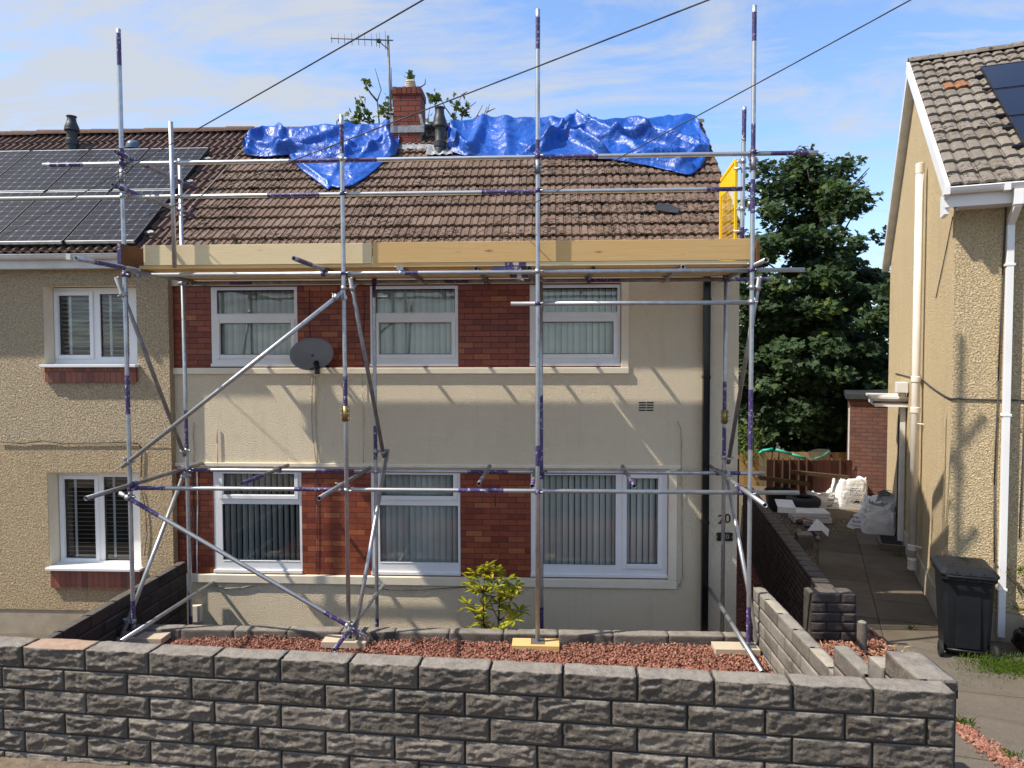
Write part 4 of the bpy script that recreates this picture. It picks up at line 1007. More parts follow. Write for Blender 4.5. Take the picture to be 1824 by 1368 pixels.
for br,Fi in ((FB[0],FS[0]),(FB[0],FS[1]),(FB[1],FS[0]),(FB[1],FS[1]),(SB[0],FS[0]),(SB[1],FS[1]),(SB[2],FS[3]),(SB[0],BS[0]),(SB[1],BS[1]),(SB[2],BS[3]),(SB[3],BS[0]),(SB[4],BS[1]),(SB[5],BS[3]),(SB[3],FS[0]),(SB[4],FS[1]),(SB[5],FS[3])):
    a,c=br; best=min((( (a+(c-a)*(k/60)) - atz_on(Fi,(a+(c-a)*(k/60)).z)).length,k) for k in range(61)); k=best[1]/60
    P=a+(c-a)*min(.97,max(.03,k))
    if (P-atz_on(Fi,P.z)).length>.16: continue
    coup(P,c-a,atz_on(Fi,P.z),Fi[1]-Fi[0],0)
for yy in (252,337): 
    z=Z0(1324,yy+35,-1.33); coup(atz_on(GS,z),GS[1]-GS[0],V((atz_on(GS,z).x+.01,-1.58,z)),V((1,0,0)),0)
for a_ in coup_later: coup(*a_)
def sleeve(T,z,mat,h=.1):
    P=atz_on(T,z); d=(T[1]-T[0]).normalized(); m=MB(); m.tube(P-d*h,P+d*h,.030,16)
    for s in (-1,1):
        m.obox(P+V((.034*s,-.008,0)),V((.006,0,0)),V((0,.012,0)),V((0,0,h*.95)))
        for k in (-.6,0,.6): m.tube(P+V((.03*s,-.02,h*k)),P+V((.05*s,-.02,h*k)),.007,6)
    m.build('sleeve_coupler',M[mat],SFD)
sleeve(FS[1],Z0(618,737,YF),'gold',.085); sleeve(BS[3],Z0(1290,742,YB),'gold',.085); sleeve(FS[0],Z0(216,315,YF),'galvold',.08); sleeve(FS[2],Z0(958,298,YF),'galvold',.075); sleeve(FS[3],Z0(1341,292,YF),'galvold',.07)
# boards
DZ=ZT+TR; th=.038; YA=-1.562; BW=.2405
xg=-.36
rr=random.Random(5)
for run,(xa,xb) in enumerate(((-4.62,xg-.036),(xg+.036,2.22))):
    for k in range(5):
        y0=YA+k*BW; e=rr.uniform(-.01,.01) if k else 0
        m=MB(); m.rnd=rr.random(); m.box(xa+e,xb+e*.3,y0+.003,y0+BW-.003,DZ,DZ+th); m.build('deck_board',M['woodp'] if (run+k)%2 else M['woody'],SFD,bevel=.003)
        m=MB(); xe=xb if run==0 else xa; s=-1 if run==0 else 1
        m.box(xe+(-.002+e if run else e*.3-.08),xe+(.08+e if run else e*.3+.002),y0+.002,y0+BW-.002,DZ-.0015,DZ+th+.0015); m.build('painted_board_end',M['purple'],SFD)
tz=DZ+th+.002
m=MB(); m.rnd=.5; m.box(X0(256,450,YA),X0(662,450,YA),YA-.006,YA+.032,tz,tz+.226); m.build('toe_board',M['woodp'],SFD,bevel=.003)
m=MB(); m.rnd=.5; m.box(X0(664,450,YA),X0(1336,450,YA),YA-.005,YA+.033,tz+.004,tz+.232); m.build('toe_board',M['woody'],SFD,bevel=.003)
xe=X0(209,450,-1.80)
m=MB(); m.rnd=.4; m.box(xe,xe+.038,-1.80,-.42,tz-.01,tz+.215); m.build('toe_board',M['woodd'],SFD,bevel=.003)
m=MB(); m.box(xe-.0015,xe+.0395,-1.802,-1.795,tz-.011,tz+.217); m.build('painted_board_end',M['purple'],SFD)
m=MB(); m.rnd=.4; m.box(2.245,2.283,-1.56,-.42,tz-.01,tz+.20); m.build('toe_board',M['woodd'],SFD,bevel=.003)
m=MB(); m.box(-.62,-.30,-1.60,-1.3,DZ-.052,DZ-.014); m.build('deck_board',M['woodd'],SFD,bevel=.003); m=MB(); m.box(-.625,-.295,-1.607,-1.56,DZ-.054,DZ-.012); m.build('painted_board_end',M['purple'],SFD)
# base plates
for F_ in FS:
    P=F_[1]; m=MB(); zb=-3.165; m.box(P.x-.075,P.x+.075,P.y-.075,P.y+.075,zb,zb+.008); m.tube(V((P.x,P.y,zb+.008)),V((P.x,P.y,P.z+.1)),.019,10); m.build('base_plate',M['galvold'],SFD)
# timber pads under the plates
for lab,px0,px1,col in (('dusty timber pad under the scaffold foot nearest the sooty wall',-4.86,-4.34,'woodp'),('timber pad under the second scaffold foot where two braces end',-2.52,-2.02,'woodp'),('clean timber pad with a rusty plate under the middle scaffold foot',-.40,.12,'woodp'),('timber pad half buried in red gravel by the pale side wall',1.80,2.28,'woodp')):
    m=MB(); m.rnd=rr.random(); dz=rr.uniform(-.004,.004)
    m.box(px0,px1,YF-.115,YF+.10,-3.235,-3.166); tag(m.build('timber_pad',M['padwood'] if '.4' not in str(px0) else M['woody'],bevel=.004),lab,'timber pad','timber pads under the scaffold feet')
# yellow mesh gate at the end of the lift
sg=thing('safety_gate','yellow mesh ladder gate fixed at the open end of the boarded lift','safety gate',(2.17,-.95,1.05))
gx=X0(1317,350,-1.30)-.03; g0,g1=-1.28,-.55; gz0=tz; gz1=Z0(1318,282,-1.30)
m=MB()
for (ya,yb_,za,zb) in ((g0,g0+.035,gz0,gz1),(g1-.035,g1,gz0,gz1-.10)): m.box(gx-.016,gx+.016,ya,yb_,za,zb)
m.obox(V((gx,(g0+g1)/2,gz1-.04)),V((.0155,0,0)),V((0,(g1-g0)/2-.03,-.03)),V((0,.0,.02)))
m.build('gate_frame',M['yellow'],sg,bevel=.004)
m=MB(); m.box(gx-.006,gx+.006,g0+.036,g1-.036,gz0,gz0+.24); m.build('gate_panel',M['yellow'],sg)
m=MB(); m.add([V((gx+d_,a,c)) for d_ in (-.006,.006) for a,c in ((g0+.035,gz1-.27),(g1-.035,gz1-.27),(g1-.035,gz1-.11),(g1-.10,gz1-.05),(g0+.035,gz1-.02))],[(0,1,2,3,4),(9,8,7,6,5)]+[(i,(i+1)%5,5+(i+1)%5,5+i) for i in range(5)]); m.build('gate_panel',M['yellow'],sg)
m=MB()
k=0
while g0+.09+k*.06<g1-.05: m.tube(V((gx,g0+.09+k*.06,gz0+.24)),V((gx,g0+.09+k*.06,gz1-.26)),.0025,5); k+=1
k=0
while gz0+.30+k*.05<gz1-.27: m.tube(V((gx,g0+.03,gz0+.30+k*.05)),V((gx,g1-.03,gz0+.30+k*.05)),.0025,5); k+=1
m.build('gate_mesh',M['yellow'],sg)
m=MB()
for z in (gz0+.35,gz1-.12): m.tube(V((gx,g0+.02,z)),V((gx+.02,-1.36,z)),.012,8); m.tube(V((gx-.04,-1.33,z)),V((gx+.10,-1.33,z)),.014,8)
m.build('hinge_clamp',M['coup'],sg)

# ================================================================== TARPAULINS ON THE RIDGE
def interp(tab,x):
    for (a,ya),(c,yc) in zip(tab[:-1],tab[1:]):
        if a<=x<=c: return ya+(yc-ya)*(x-a)/(c-a) if c>a else ya
    return tab[0][1] if x<tab[0][0] else tab[-1][1]
Or,ur,vr,nr=slope_frame(XP)
def rp(px,py):   # picture point -> (x, distance up the slope)
    P=atp(px,py,Or+nr*.08,nr); return P.x,(P-Or).dot(vr)
def tarp(name,label,top,bot,nu,nv,seed,folds,amp):
    x0=max(top[0][0],bot[0][0]); x1=min(top[-1][0],bot[-1][0])
    grid=[]; back=7
    for i in range(nu):
        px=x0+(x1-x0)*i/(nu-1)
        xa,va=rp(px,interp(top,px)); xb,vb=rp(px,interp(bot,px)); col=[]
        edge=min(i,nu-1-i)/(nu-1)
        for j in range(nv):
            t=j/(nv-1); x=xa+(xb-xa)*t; vv=va+(vb-va)*t
            # bunching and creases
            w=.0
            for (fx,fy,dx,dy,wd,h) in folds:
                # crease line through (fx,fy) with direction (dx,dy) in metres on the slope
                q=((x-fx)*dy-(vv-fy)*dx); al=((x-fx)*dx+(vv-fy)*dy)
                w+=h*math.exp(-(q/wd)**2)*math.exp(-(al/.75)**2)
            n1=nz(x*2.6+seed,vv*3.6,seed); n2=1-abs(nz(x*5+vv*3+seed,vv*6-x*2,seed+7))*2; n3=1-abs(nz(x*11-vv*7,vv*11,seed+3))*2
            wx=x+.18*nz(x*3,vv*3,seed+9); wy=vv+.18*nz(x*3,vv*3,seed+13)
            w+=amp*(.6*nz(wx*1.6,wy*2.,seed)+.85*abs(nz(wx*2.3+seed,wy*3.,seed))+.38*abs(nz(wx*5+wy*2,wy*5.5,seed+7))+.16*abs(nz(wx*10-wy*5,wy*9,seed+3))+.07*abs(nz(wx*21,wy*19+wx*6,seed+5))-.25)
            m=sst(t,1.0,.86)*.75+.25; w=.035+max(-.02,w)*m*(.35+.65*sst(edge,0,.04))
            if 1-t<.10: w*=.35+.65*((1-t)/.10)
            P=Or+V((x-Or.x,0,0))+vr*vv+nr*(w+.055)
            if t<.16: P.z+=.085*(1-t/.16)
            if P.y>YR+.05:   # over the ridge: bunch on top instead of floating away
                ex=P.y-(YR+.05); P=V((P.x,YR+.05+ex*.25,ZR+.13+min(.26,ex*.85)+.05*nz(x*4,seed,2)))
            col.append(P)
        grid.append(col)
    vs=[];
    for i in range(nu):
        T=grid[i][0]; pre=[]
        for k in range(back,0,-1):
            y=max(T.y,YR)+.09*k; z=min(T.z+.01,ZR+.20)-(.085*k)+.02*nz(i*.12,k*.7,seed)
            pre.append(V((T.x+.02*nz(i*.1,k,5),y,max(z,roofz(y)+.03))))
        vs+=pre+grid[i]
    m=nv+back
    mb=MB(); mb.add(vs,[(i*m+j,i*m+j+1,(i+1)*m+j+1,(i+1)*m+j) for i in range(nu-1) for j in range(m-1)],0,True)
    o=mb.build(name,M['tarp']); tag(o,label,'tarpaulin')
    so=o.modifiers.new('thick','SOLIDIFY'); so.thickness=.004
    return o
# crease coordinates: x in metres, distance up the slope
def cr(px,py,qx,qy,wd,h):
    a=rp(px,py); c=rp(qx,qy); L=math.hypot(c[0]-a[0],c[1]-a[1]); return ((a[0]+c[0])/2,(a[1]+c[1])/2,(c[0]-a[0])/L,(c[1]-a[1])/L,wd,h)
fA=[cr(515,268,600,240,.07,.13),cr(500,240,498,275,.08,.12),cr(455,240,440,270,.09,.10),cr(560,285,680,262,.05,.08),cr(600,300,640,240,.06,.07),cr(640,285,690,240,.05,.08),cr(690,235,700,278,.07,.14),cr(530,290,590,330,.05,.06),cr(520,270,650,262,.05,.10),cr(470,262,520,268,.05,.10)]
tarp('tarpaulin','blue tarpaulin hanging to a point, between the tan house and the chimney',
 [(434,266),(442,254),(456,246),(468,235),(480,234),(500,236),(506,241),(540,238),(572,232),(600,234),(640,233),(680,232),(697,231),(706,236),(711,250)],
 [(434,270),(442,276),(470,278),(500,277),(513,274),(521,286),(540,304),(560,318),(584,336),(590,330),(604,333),(630,328),(655,312),(674,296),(690,280),(705,275),(711,258)],170,44,3.1,fA,.048)
fB=[cr(855,232,840,272,.08,.16),cr(900,225,905,270,.10,.08),cr(1000,235,965,268,.06,.14),cr(1010,238,1090,285,.06,.20),cr(1040,222,1100,250,.07,.16),cr(1120,240,1210,262,.06,.18),cr(1060,250,1180,245,.05,.14),cr(1160,230,1250,262,.08,.12),cr(1100,285,1250,275,.05,.12),cr(1200,300,1250,270,.06,.10),cr(810,240,830,268,.06,.14),cr(960,262,1000,245,.04,.14),cr(1180,290,1240,300,.04,.08)]
tarp('tarpaulin','long crumpled blue tarpaulin bunched along the ridge right of the chimney',
 [(797,246),(800,231),(812,226),(838,222),(866,217),(900,219),(960,221),(1018,220),(1030,215),(1041,212),(1055,217),(1070,225),(1088,222),(1120,219),(1148,222),(1190,216),(1225,217),(1238,218),(1246,227),(1247,240),(1258,255),(1263,264)],
 [(797,262),(808,270),(830,277),(850,276),(900,279),(930,276),(960,274),(1000,275),(1050,280),(1092,284),(1130,289),(1160,294),(1190,302),(1222,309),(1232,309),(1246,299),(1256,284),(1260,272),(1263,268)],230,46,8.4,fB,.060)
# slate scrap, aerial, dish
b=MB(); sc=[(1166,366),(1176,362),(1195,364),(1212,372),(1206,379),(1188,377),(1170,374)]
P=[atp(x,y,Or+nr*.062,nr) for x,y in sc]; b.add(P+[p-nr*.012 for p in P],[tuple(range(7)),tuple(range(13,6,-1))]+[(i,(i+1)%7,7+(i+1)%7,7+i) for i in range(7)])
tag(b.build('slate_fragment',M['slate']),'flat black scrap of slate lying on the brown roof tiles','slate')
ay=2.66
AE=thing('tv_aerial','thin tv aerial on a mast strapped behind the brick chimney, its boom pointing left','aerial',aty(697,240,ay))
b=MB(); m0=aty(698,250,ay); m1=aty(691,64,ay); b.tube(m0,m1,.020,10); b.build('mast',M['aerial'],AE)
b=MB(); b0=aty(589,68,ay-.03); b1=aty(700,72,ay-.03); b.tube(b0,b1,.012,8); b.build('boom',M['aerial'],AE)
b=MB()
for k,px in enumerate((590,602,613,626,638,649,661,670,675,686)):
    y=68+(px-589)/111*4; h=(8,9,9,11,11,12,12,12,14,17)[k]; b.tube(aty(px,y-h,ay-.03),aty(px+1.2,y+h,ay-.03),.0055,6)
b.build('element',M['aerial'],AE)
b=MB(); c=aty(675,73,ay-.04); b.obox(c,V((.03,0,0)),V((0,.03,0)),V((0,0,.025))); b.path([c,aty(682,80,ay-.04),aty(691,87,ay-.03)],.008,6); b.build('junction_box',M['black'],AE)
b=MB(); z=aty(697,203,ay).z; 
for zz in (z,z-.13,z-.2): b.box(m0.x-.03,cx0+.02,ay-.05,ay-.03,zz,zz+.025)
b.build('wall_bracket',M['coup'],AE)
DY=-.42
dc=aty(555,630,DY); SD=thing('satellite_dish','dark grey oval satellite dish fixed to the wall beside the bedroom window','satellite dish',dc)
nd=V((.10,-.86,.50)).normalized(); ax=V((1,0,.04)); ax=(ax-nd*ax.dot(nd)).normalized(); bx_=nd.cross(ax)
b=MB(); RX=.272; rows=[]
def dish(rr_,an,off=0): 
    P=dc+ax*(math.cos(an)*RX*rr_)+bx_*(math.sin(an)*RX*.88*rr_)+nd*(.055*(rr_*rr_-1)+off); return P
n_=40; vs=[dish(k/8,2*math.pi*i/n_) for k in range(9) for i in range(n_)]
vs+=[dish(1.02,2*math.pi*i/n_,-.006) for i in range(n_)]
b.add(vs,[(k*n_+i,k*n_+(i+1)%n_,(k+1)*n_+(i+1)%n_,(k+1)*n_+i) for k in range(9) for i in range(n_)],0,True)
b.build('reflector',M['dish'],SD)
b=MB(); e0=dc-bx_*-0 + bx_*(-RX*.86)*(1 if bx_.z>0 else -1); lnb=aty(565,652,DY-.20); b.tube(e0-V((0,-.02,0)),lnb,.012,8); b.tube(dc-nd*.05,V((dc.x,-.0,dc.z-.08)),.02,10); b.box(dc.x-.06,dc.x+.06,-.012,.0,dc.z-.18,dc.z+.02); b.build('mounting_arm',M['grey'],SD)
b=MB(); d_=(dc+bx_*.05-lnb).normalized(); b.tube(lnb-d_*.045,lnb+d_*.04,.03,14); b.tube(lnb+d_*.04,lnb+d_*.075,.038,14); b.obox(lnb+V((.004,0,-.05)),V((.03,0,0)),V((0,.025,0)),V((0,0,.05))); b.build('receiver',M['blackgloss'],SD,bevel=.006)
# overhead wires from a pole in the street down to the eaves
def wire(label,a,ya,c,yc,r,sag=.05):
    P=aty(*a,ya); Q=aty(*c,yc); d=(P-Q); P=P+d*.35; b=MB(); N=26; pts=[]
    for i in range(N+1):
        k=i/N; p=P+(Q-P)*k; pts.append(p-V((0,0,sag*4*k*(1-k))))
    b.path(pts,r,6); tag(b.build('overhead_wire',M['cable']),label,'cable')
wire('overhead wire crossing the sky highest on the left, down past the aerial',(735,0),-5.6,(0,423),YE-.15,.0052,.04)
wire('overhead wire passing behind the middle scaffold pole towards the grey roof vent',(1243,0),-5.2,(150,425),YE-.15,.0052,.03)
wire('overhead wire passing over the long blue tarpaulin from the upper right',(1610,0),-4.6,(760,462),YE-.12,.0052,.03)
b=MB(); b.path([atp(453,242,Or+nr*.06,nr),atp(400,302,Or+nr*.06,nr),atp(345,362,Or+nr*.06,nr),atp(288,432,Or+nr*.06,nr)],.007,6); tag(b.build('roof_cable',M['cablecream']),'thin pale cable lying down the roof between the two houses','cable')

# ================================================================== PLANTS
def leaf_mesh(name,pos,nrm,size,shape,mats,midx,rnd,parent,fold=.25):
    """many small leaf faces: shape = outline in leaf units, one n-gon each, oriented by nrm"""
    N=len(pos); k=len(shape); sh=np.array(shape)
    nrm=nrm/np.linalg.norm(nrm,axis=1,keepdims=True)
    a=rng.normal(size=(N,3)); a-= (a*nrm).sum(1,keepdims=True)*nrm; a/=np.linalg.norm(a,axis=1,keepdims=True); bb=np.cross(nrm,a)
    h=fold*np.abs(sh[:,0])*-1
    vs=pos[:,None,:]+size[:,None,None]*(a[:,None,:]*sh[None,:,0:1]+bb[:,None,:]*sh[None,:,1:2]+nrm[:,None,:]*h[None,:,None])
    return np_mesh(name,vs.reshape(-1,3),np.arange(N*k),np.arange(N)*k,mats,midx,np.repeat(rnd,k),parent)
MAPLE=[(0,-.5),(.16,-.30),(.5,-.28),(.36,-.05),(.56,.16),(.27,.22),(.20,.36),(0,.62),(-.20,.36),(-.27,.22),(-.56,.16),(-.36,-.05),(-.5,-.28),(-.16,-.30)]
OVAL=[(0,-.5),(.16,-.2),(.19,.1),(.12,.36),(0,.52),(-.12,.36),(-.19,.1),(-.16,-.2)]
def limb(mb,pts,r0,r1,n=8):
    for i,(a,c) in enumerate(zip(pts[:-1],pts[1:])):
        k=len(pts)-1; mb.tube(a,c,r0+(r1-r0)*i/k,n,0,r1=r0+(r1-r0)*(i+1)/k)
TC=V((7.85,11.0,.9))
TRE=thing('sycamore_tree','big dense dark green sycamore filling the gap between the houses','tree',(7.6,11.0,-3.4))
b=MB(); limb(b,[V((7.7,11.2,-3.5)),V((7.6,11.1,-1.4)),V((7.5,11.,.6)),V((7.4,11.,2.6)),V((7.3,11,4.6))],.26,.05,10)
tips=[]
r=random.Random(11)
for k in range(46):
    z=r.uniform(-1.8,4.0); base=V((7.55,11.05,z)); an=r.uniform(0,6.28); L=(2.3 if z<2 else 1.4)*r.uniform(.55,1); e=base+V((math.cos(an)*L,math.sin(an)*L*.85,r.uniform(.4,1.5)))
    mid=base+(e-base)*.5+V((0,0,-.12)); limb(b,[base,mid,e],.055,.012,6); tips+=[e]
b.build('trunk',M['bark'],TRE)
# leaf sprays: clumps over the crown's shell and inside it
cl=[]
while len(cl)<520:
    d=V((r.gauss(0,1),r.gauss(0,1),r.gauss(0,1))).normalized(); q=r.random()**.28
    rx=3.35; rzp=4.55 if d.z>0 else 4.2
    # lumpy outline
    lump=1+.22*nz(d.x*2.3+4,d.y*2.3,d.z*2.6)+.10*nz(d.x*6,d.y*6,d.z*6)
    P=TC+V((d.x*rx*q*lump,d.y*2.9*q*lump,d.z*rzp*q*lump))
    if P.z>2.2: P.x=TC.x-.1+(P.x-TC.x)*(1-.13*(P.z-2.2))
    if P.z<-3.1: continue
    if P.x>7.7 and P.z>5.0-(P.x-7.7)*2.35+r.uniform(-.3,.3): continue
    cl.append((P,d))
# leaders breaking the outline at the top
for (px,py) in ((1402,292),(1438,277),(1490,292),(1350,300),(1470,300),(1366,290),(1425,300),(1500,300)):
    P=aty(px,py,11.+r.uniform(-1,1)); cl+= [(P+V((0,0,-.1)),V((.1,-.2,1))),(P+V((r.uniform(-.3,.3),0,-.5)),V((0,-.3,.8))),(P+V((r.uniform(-.4,.4),0,-1.0)),V((0,-.3,.8)))]
pos=[];nr_=[];sz=[];mi=[];rn=[]
for (P,d) in cl:
    k=int(r.uniform(52,98)); cr_=r.uniform(.26,.46); shade=r.random()
    yel=1 if r.random()<.09 else 0
    c=rng.normal(size=(k,3)); c/=np.linalg.norm(c,axis=1,keepdims=True); c*=(rng.random((k,1))**.45)*cr_*np.array([[1.25,1.25,.62]])
    pos.append(c+np.array(P)); nn_=np.array([d.x*.35,d.y*.35-.15,.75])+rng.normal(size=(k,3))*.42; nr_.append(nn_)
    sz.append(rng.uniform(.11,.205,k)); mi.append((rng.random(k)<(.75 if yel else .03)).astype(int)); rn.append(np.clip(shade*.7+rng.random(k)*.3,0,1))
leaf_mesh('crown',np.concatenate(pos),np.concatenate(nr_),np.concatenate(sz),MAPLE,[M['leafD'],M['leafY']],np.concatenate(mi),np.concatenate(rn),TRE)
# second, darker tree mass further back closes the gap low down
TB=thing('sycamore_tree','shadowed low tree behind the back fence, right of the cream house','tree',(8.8,15.5,-3.4))
b=MB(); limb(b,[V((8.8,15.5,-3.5)),V((8.9,15.5,-.5)),V((8.8,15.4,1.5))],.2,.05,8); b.build('trunk',M['bark'],TB)
pos=[];nr_=[];sz=[];rn=[]
for k in range(210):
    P=V((r.uniform(5.2,12.6),15.4+r.uniform(-1.4,1.4),-3.2+(r.random()**1.2)*5.6)); m_=60
    c=rng.normal(size=(m_,3))*np.array([[.42,.42,.30]]); pos.append(c+np.array(P)); nr_.append(np.array([0,-.2,.7])+rng.normal(size=(m_,3))*.5); sz.append(rng.uniform(.12,.22,m_)); rn.append(rng.random(m_)*.5)
pos=np.concatenate(pos); leaf_mesh('crown',pos,np.concatenate(nr_),np.concatenate(sz),MAPLE,[M['leafD']],None,np.concatenate(rn),TB)
# thin tree rising behind the chimney
TS=thing('sparse_tree','thin half bare tree whose twigs and leaf tufts show behind the chimney','tree',(-2.4,8.0,-3.6))
b=MB(); SY=8.0
limb(b,[V((-2.3,8.2,-3.9)),V((-2.3,8.1,1.5)),aty(740,290,SY)],.16,.07,8)
tw=[]; tuft=[]
for br in ([(740,290),(700,250),(677,236),(672,180),(679,160),(668,122)],[(700,250),(672,228),(656,205),(640,172)],[(672,180),(660,166),(650,150),(656,148)],[(730,280),(712,240),(698,175),(697,120)],[(700,255),(650,222),(618,216)],[(740,290),(735,220),(742,160),(735,132)],[(742,160),(757,150),(758,140)],[(745,280),(768,236),(776,200),(774,172)],[(770,240),(762,215),(766,190)],[(775,285),(808,235),(812,200),(822,168)],[(810,215),(792,190),(786,178)],[(812,235),(830,195),(848,182)],[(815,250),(845,215),(860,187)],[(840,220),(862,205),(868,190)],[(800,260),(862,222),(872,185)],[(866,200),(882,193)],[(690,265),(634,245),(614,210)],[(690,262),(650,238),(640,215)],[(660,210),(652,196),(640,170)],[(700,240),(688,200),(686,174)],[(600,215),(599,260)],[(822,170),(832,163)]):
    pts=[aty(x,y,SY+.0+.25*nz(x*.02,y*.02)) for x,y in br]; limb(b,pts,.028 if len(br)>3 else .018,.007,6)
b.build('trunk',M['twig'],TS)
for (px,py,s,k) in ((653,152,.16,16),(640,190,.20,30),(655,208,.22,26),(684,190,.2,24),(690,205,.26,34),(700,215,.2,26),(735,132,.16,22),(774,172,.17,34),(776,222,.28,44),(766,238,.3,36),(812,186,.2,22),(832,192,.16,16),(828,200,.14,12),(818,226,.36,56),(842,215,.24,30),(856,218,.2,18),(630,212,.18,14),(645,222,.28,30),(618,220,.2,22),(636,235,.25,26),(700,172,.2,18),(800,240,.3,34),(690,235,.26,24)):
    P=np.array(aty(px,py,SY)); k=int(k*.55)+3; c=rng.normal(size=(k,3))*s*.42; tuft.append((c+P,k))
pos=np.concatenate([t_[0] for t_ in tuft]); N=len(pos)
leaf_mesh('crown',pos,np.array([0,-.35,.5])+rng.normal(size=(N,3))*.6,rng.uniform(.10,.17,N),MAPLE,[M['leafS']],None,rng.random(N),TS)
# bright bush low behind the fence
BU=thing('green_bush','small bright green bush just behind the pale fence by the house corner','bush',(5.6,9.2,-3.4))
N=500; c=rng.normal(size=(N,3)); c/=np.linalg.norm(c,axis=1,keepdims=True); c*=rng.random((N,1))**.5*np.array([[.55,.4,.8]])
P=aty(1325,782,9.2); leaf_mesh('foliage',c+np.array((P.x,P.y,P.z-.2)),c+rng.normal(size=(N,3))*.4,rng.uniform(.09,.15,N),OVAL,[M['leafP']],None,rng.random(N)*.9,BU)
b=MB(); limb(b,[V((P.x,P.y,-3.4)),V((P.x,P.y,P.z))],.03,.01); b.build('stem',M['stem'],BU)
# rhododendron by the house wall
r=random.Random(41)
RHY=-1.15
RHO=thing('rhododendron_shrub','yellow green rhododendron with some yellow leaves in front of the brick pier','shrub',(-.45,RHY,-3.9))
b=MB(); base=aty(880,1135,RHY); base.z=-3.9
whorl=[(866,1010),(848,1022),(838,1035),(885,1020),(905,1033),(918,1045),(880,1046),(868,1058),(898,1060),(845,1050),(833,1078),(850,1090),(862,1083),(858,1110),(905,1090),(925,1088),(915,1104),(872,1124),(850,1128),(892,1122),(889,1076),(912,1060),(876,1035)]
P0=[];PN=[];PS=[];PR=[]
k1=aty(862,1110,RHY); k2=aty(888,1105,RHY); k3=aty(860,1055,RHY); k4=aty(890,1065,RHY)
limb(b,[base+V((-.05,0,0)),k1,k3],.014,.007,6); limb(b,[base+V((.04,0,0)),k2,k4],.016,.008,6)
for (px,py) in whorl:
    Q=aty(px,py,RHY+r.uniform(-.16,.16)); src=min((k1,k2,k3,k4),key=lambda q:(q-Q).length+(0 if q.z<Q.z else .3)); limb(b,[src,src+(Q-src)*.5+V((0,0,-.015)),Q],.006,.003,5)
    nl=r.randint(13,17); 
    for q in range(nl):
        an=2*math.pi*q/nl+r.uniform(-.3,.3); el=r.uniform(-.35,.75); d=V((math.cos(an)*math.cos(el),math.sin(an)*math.cos(el),math.sin(el)))
        L=r.uniform(.10,.165); up=V((0,0,1)); up=(up-d*up.dot(d)).normalized(); sd=d.cross(up); w=L*.15; st=Q+d*.012
        P0.append([st,st+d*L*.3+sd*w+up*.004,st+d*L*.7+sd*w*1.05,st+d*L-up*.012,st+d*L*.7-sd*w*1.05,st+d*L*.3-sd*w+up*.004]); PR.append(r.random()*.92 if r.random()<.95 else 1.)
b.build('stem',M['stem'],RHO)
m=MB()
for l,q in zip(P0,PR): m.add(l,[(0,1,2,3),(0,3,4,5)],0,False,q)
m.build('foliage',M['leafR'],RHO)
# red-tipped shrub by the golden house
SHP=V(atz(1822,1155,-3.3)); SH=thing('red_tipped_shrub','green shrub with red tips against the golden house at the frame edge','shrub',SHP+V((.12,0,0)))
b=MB(); m=MB()
for k in range(26):
    Q=SHP+V((.22+r.gauss(0,.17),r.gauss(0,.13),r.uniform(.30,.98))); limb(b,[SHP+V((.2,0,.0)),SHP+V((.2,0,.2))+(Q-SHP)*.35,Q],.008,.003,5)
    for q in range(14):
        an=r.uniform(0,6.28); el=r.uniform(-.3,.9); d=V((math.cos(an)*math.cos(el),math.sin(an)*math.cos(el),math.sin(el))); L=r.uniform(.05,.09); up=V((0,0,1)); up=(up-d*up.dot(d)).normalized(); sd=d.cross(up); w=L*.17; st=Q
        m.add([st,st+d*L*.4+sd*w,st+d*L,st+d*L*.4-sd*w],[(0,1,2,3)],0,False,r.random()*.9 if r.random()<.86 else 1.)
b.build('stem',M['stem'],SH); m.build('foliage',M['leafP'],SH)
# grass tufts
gv=[];gr=[]
def tuftg(c,n,rad,h):
    for k in range(n):
        q=V((c.x+r.gauss(0,rad),c.y+r.gauss(0,rad*.8),c.z)); an=r.uniform(0,6.28); l=h*r.uniform(.5,1.2); d=V((math.cos(an)*.5,math.sin(an)*.5,1))*l; s=V((math.sin(an),-math.cos(an),0))*.004
        gv.append([q-s,q+s,q+d*.6+s*.6+V((0,0,.0)),q+d+V((math.cos(an)*l*.25,math.sin(an)*l*.25,-.1*l)),q+d*.6-s*.6]); gr.append(r.random())
for (px,py,n_,rad,h) in ((1810,1205,1500,.22,.045),(1780,1192,200,.10,.035),(1835,1215,1200,.25,.05),(1716,1287,60,.03,.06),(1792,1362,50,.04,.05),(1598,990,70,.07,.05),(1622,1120,30,.03,.05),(1772,1192,60,.08,.04),(1770,1250,30,.2,.03)):
    c=atz(px,py,-3.3); c.z=drive_z((c.x,c.y))-.002
    if px in(1716,1792): c=atz(px,py,-2.98); c.z=drive_z((c.x,c.y))
    tuftg(c,n_,rad,h)
for k in range(80):
    s=RC+RR*(-1.40+r.uniform(-.05,.03))+RU*r.uniform(-.4,6); tuftg(V((s.x,s.y,-3.32)),6,.03,.03)
m=MB()
for l,q in zip(gv,gr): m.add(l,[(0,1,2,3,4)],0,False,q)
tag(m.build('grass',M['grass']),kind='stuff')

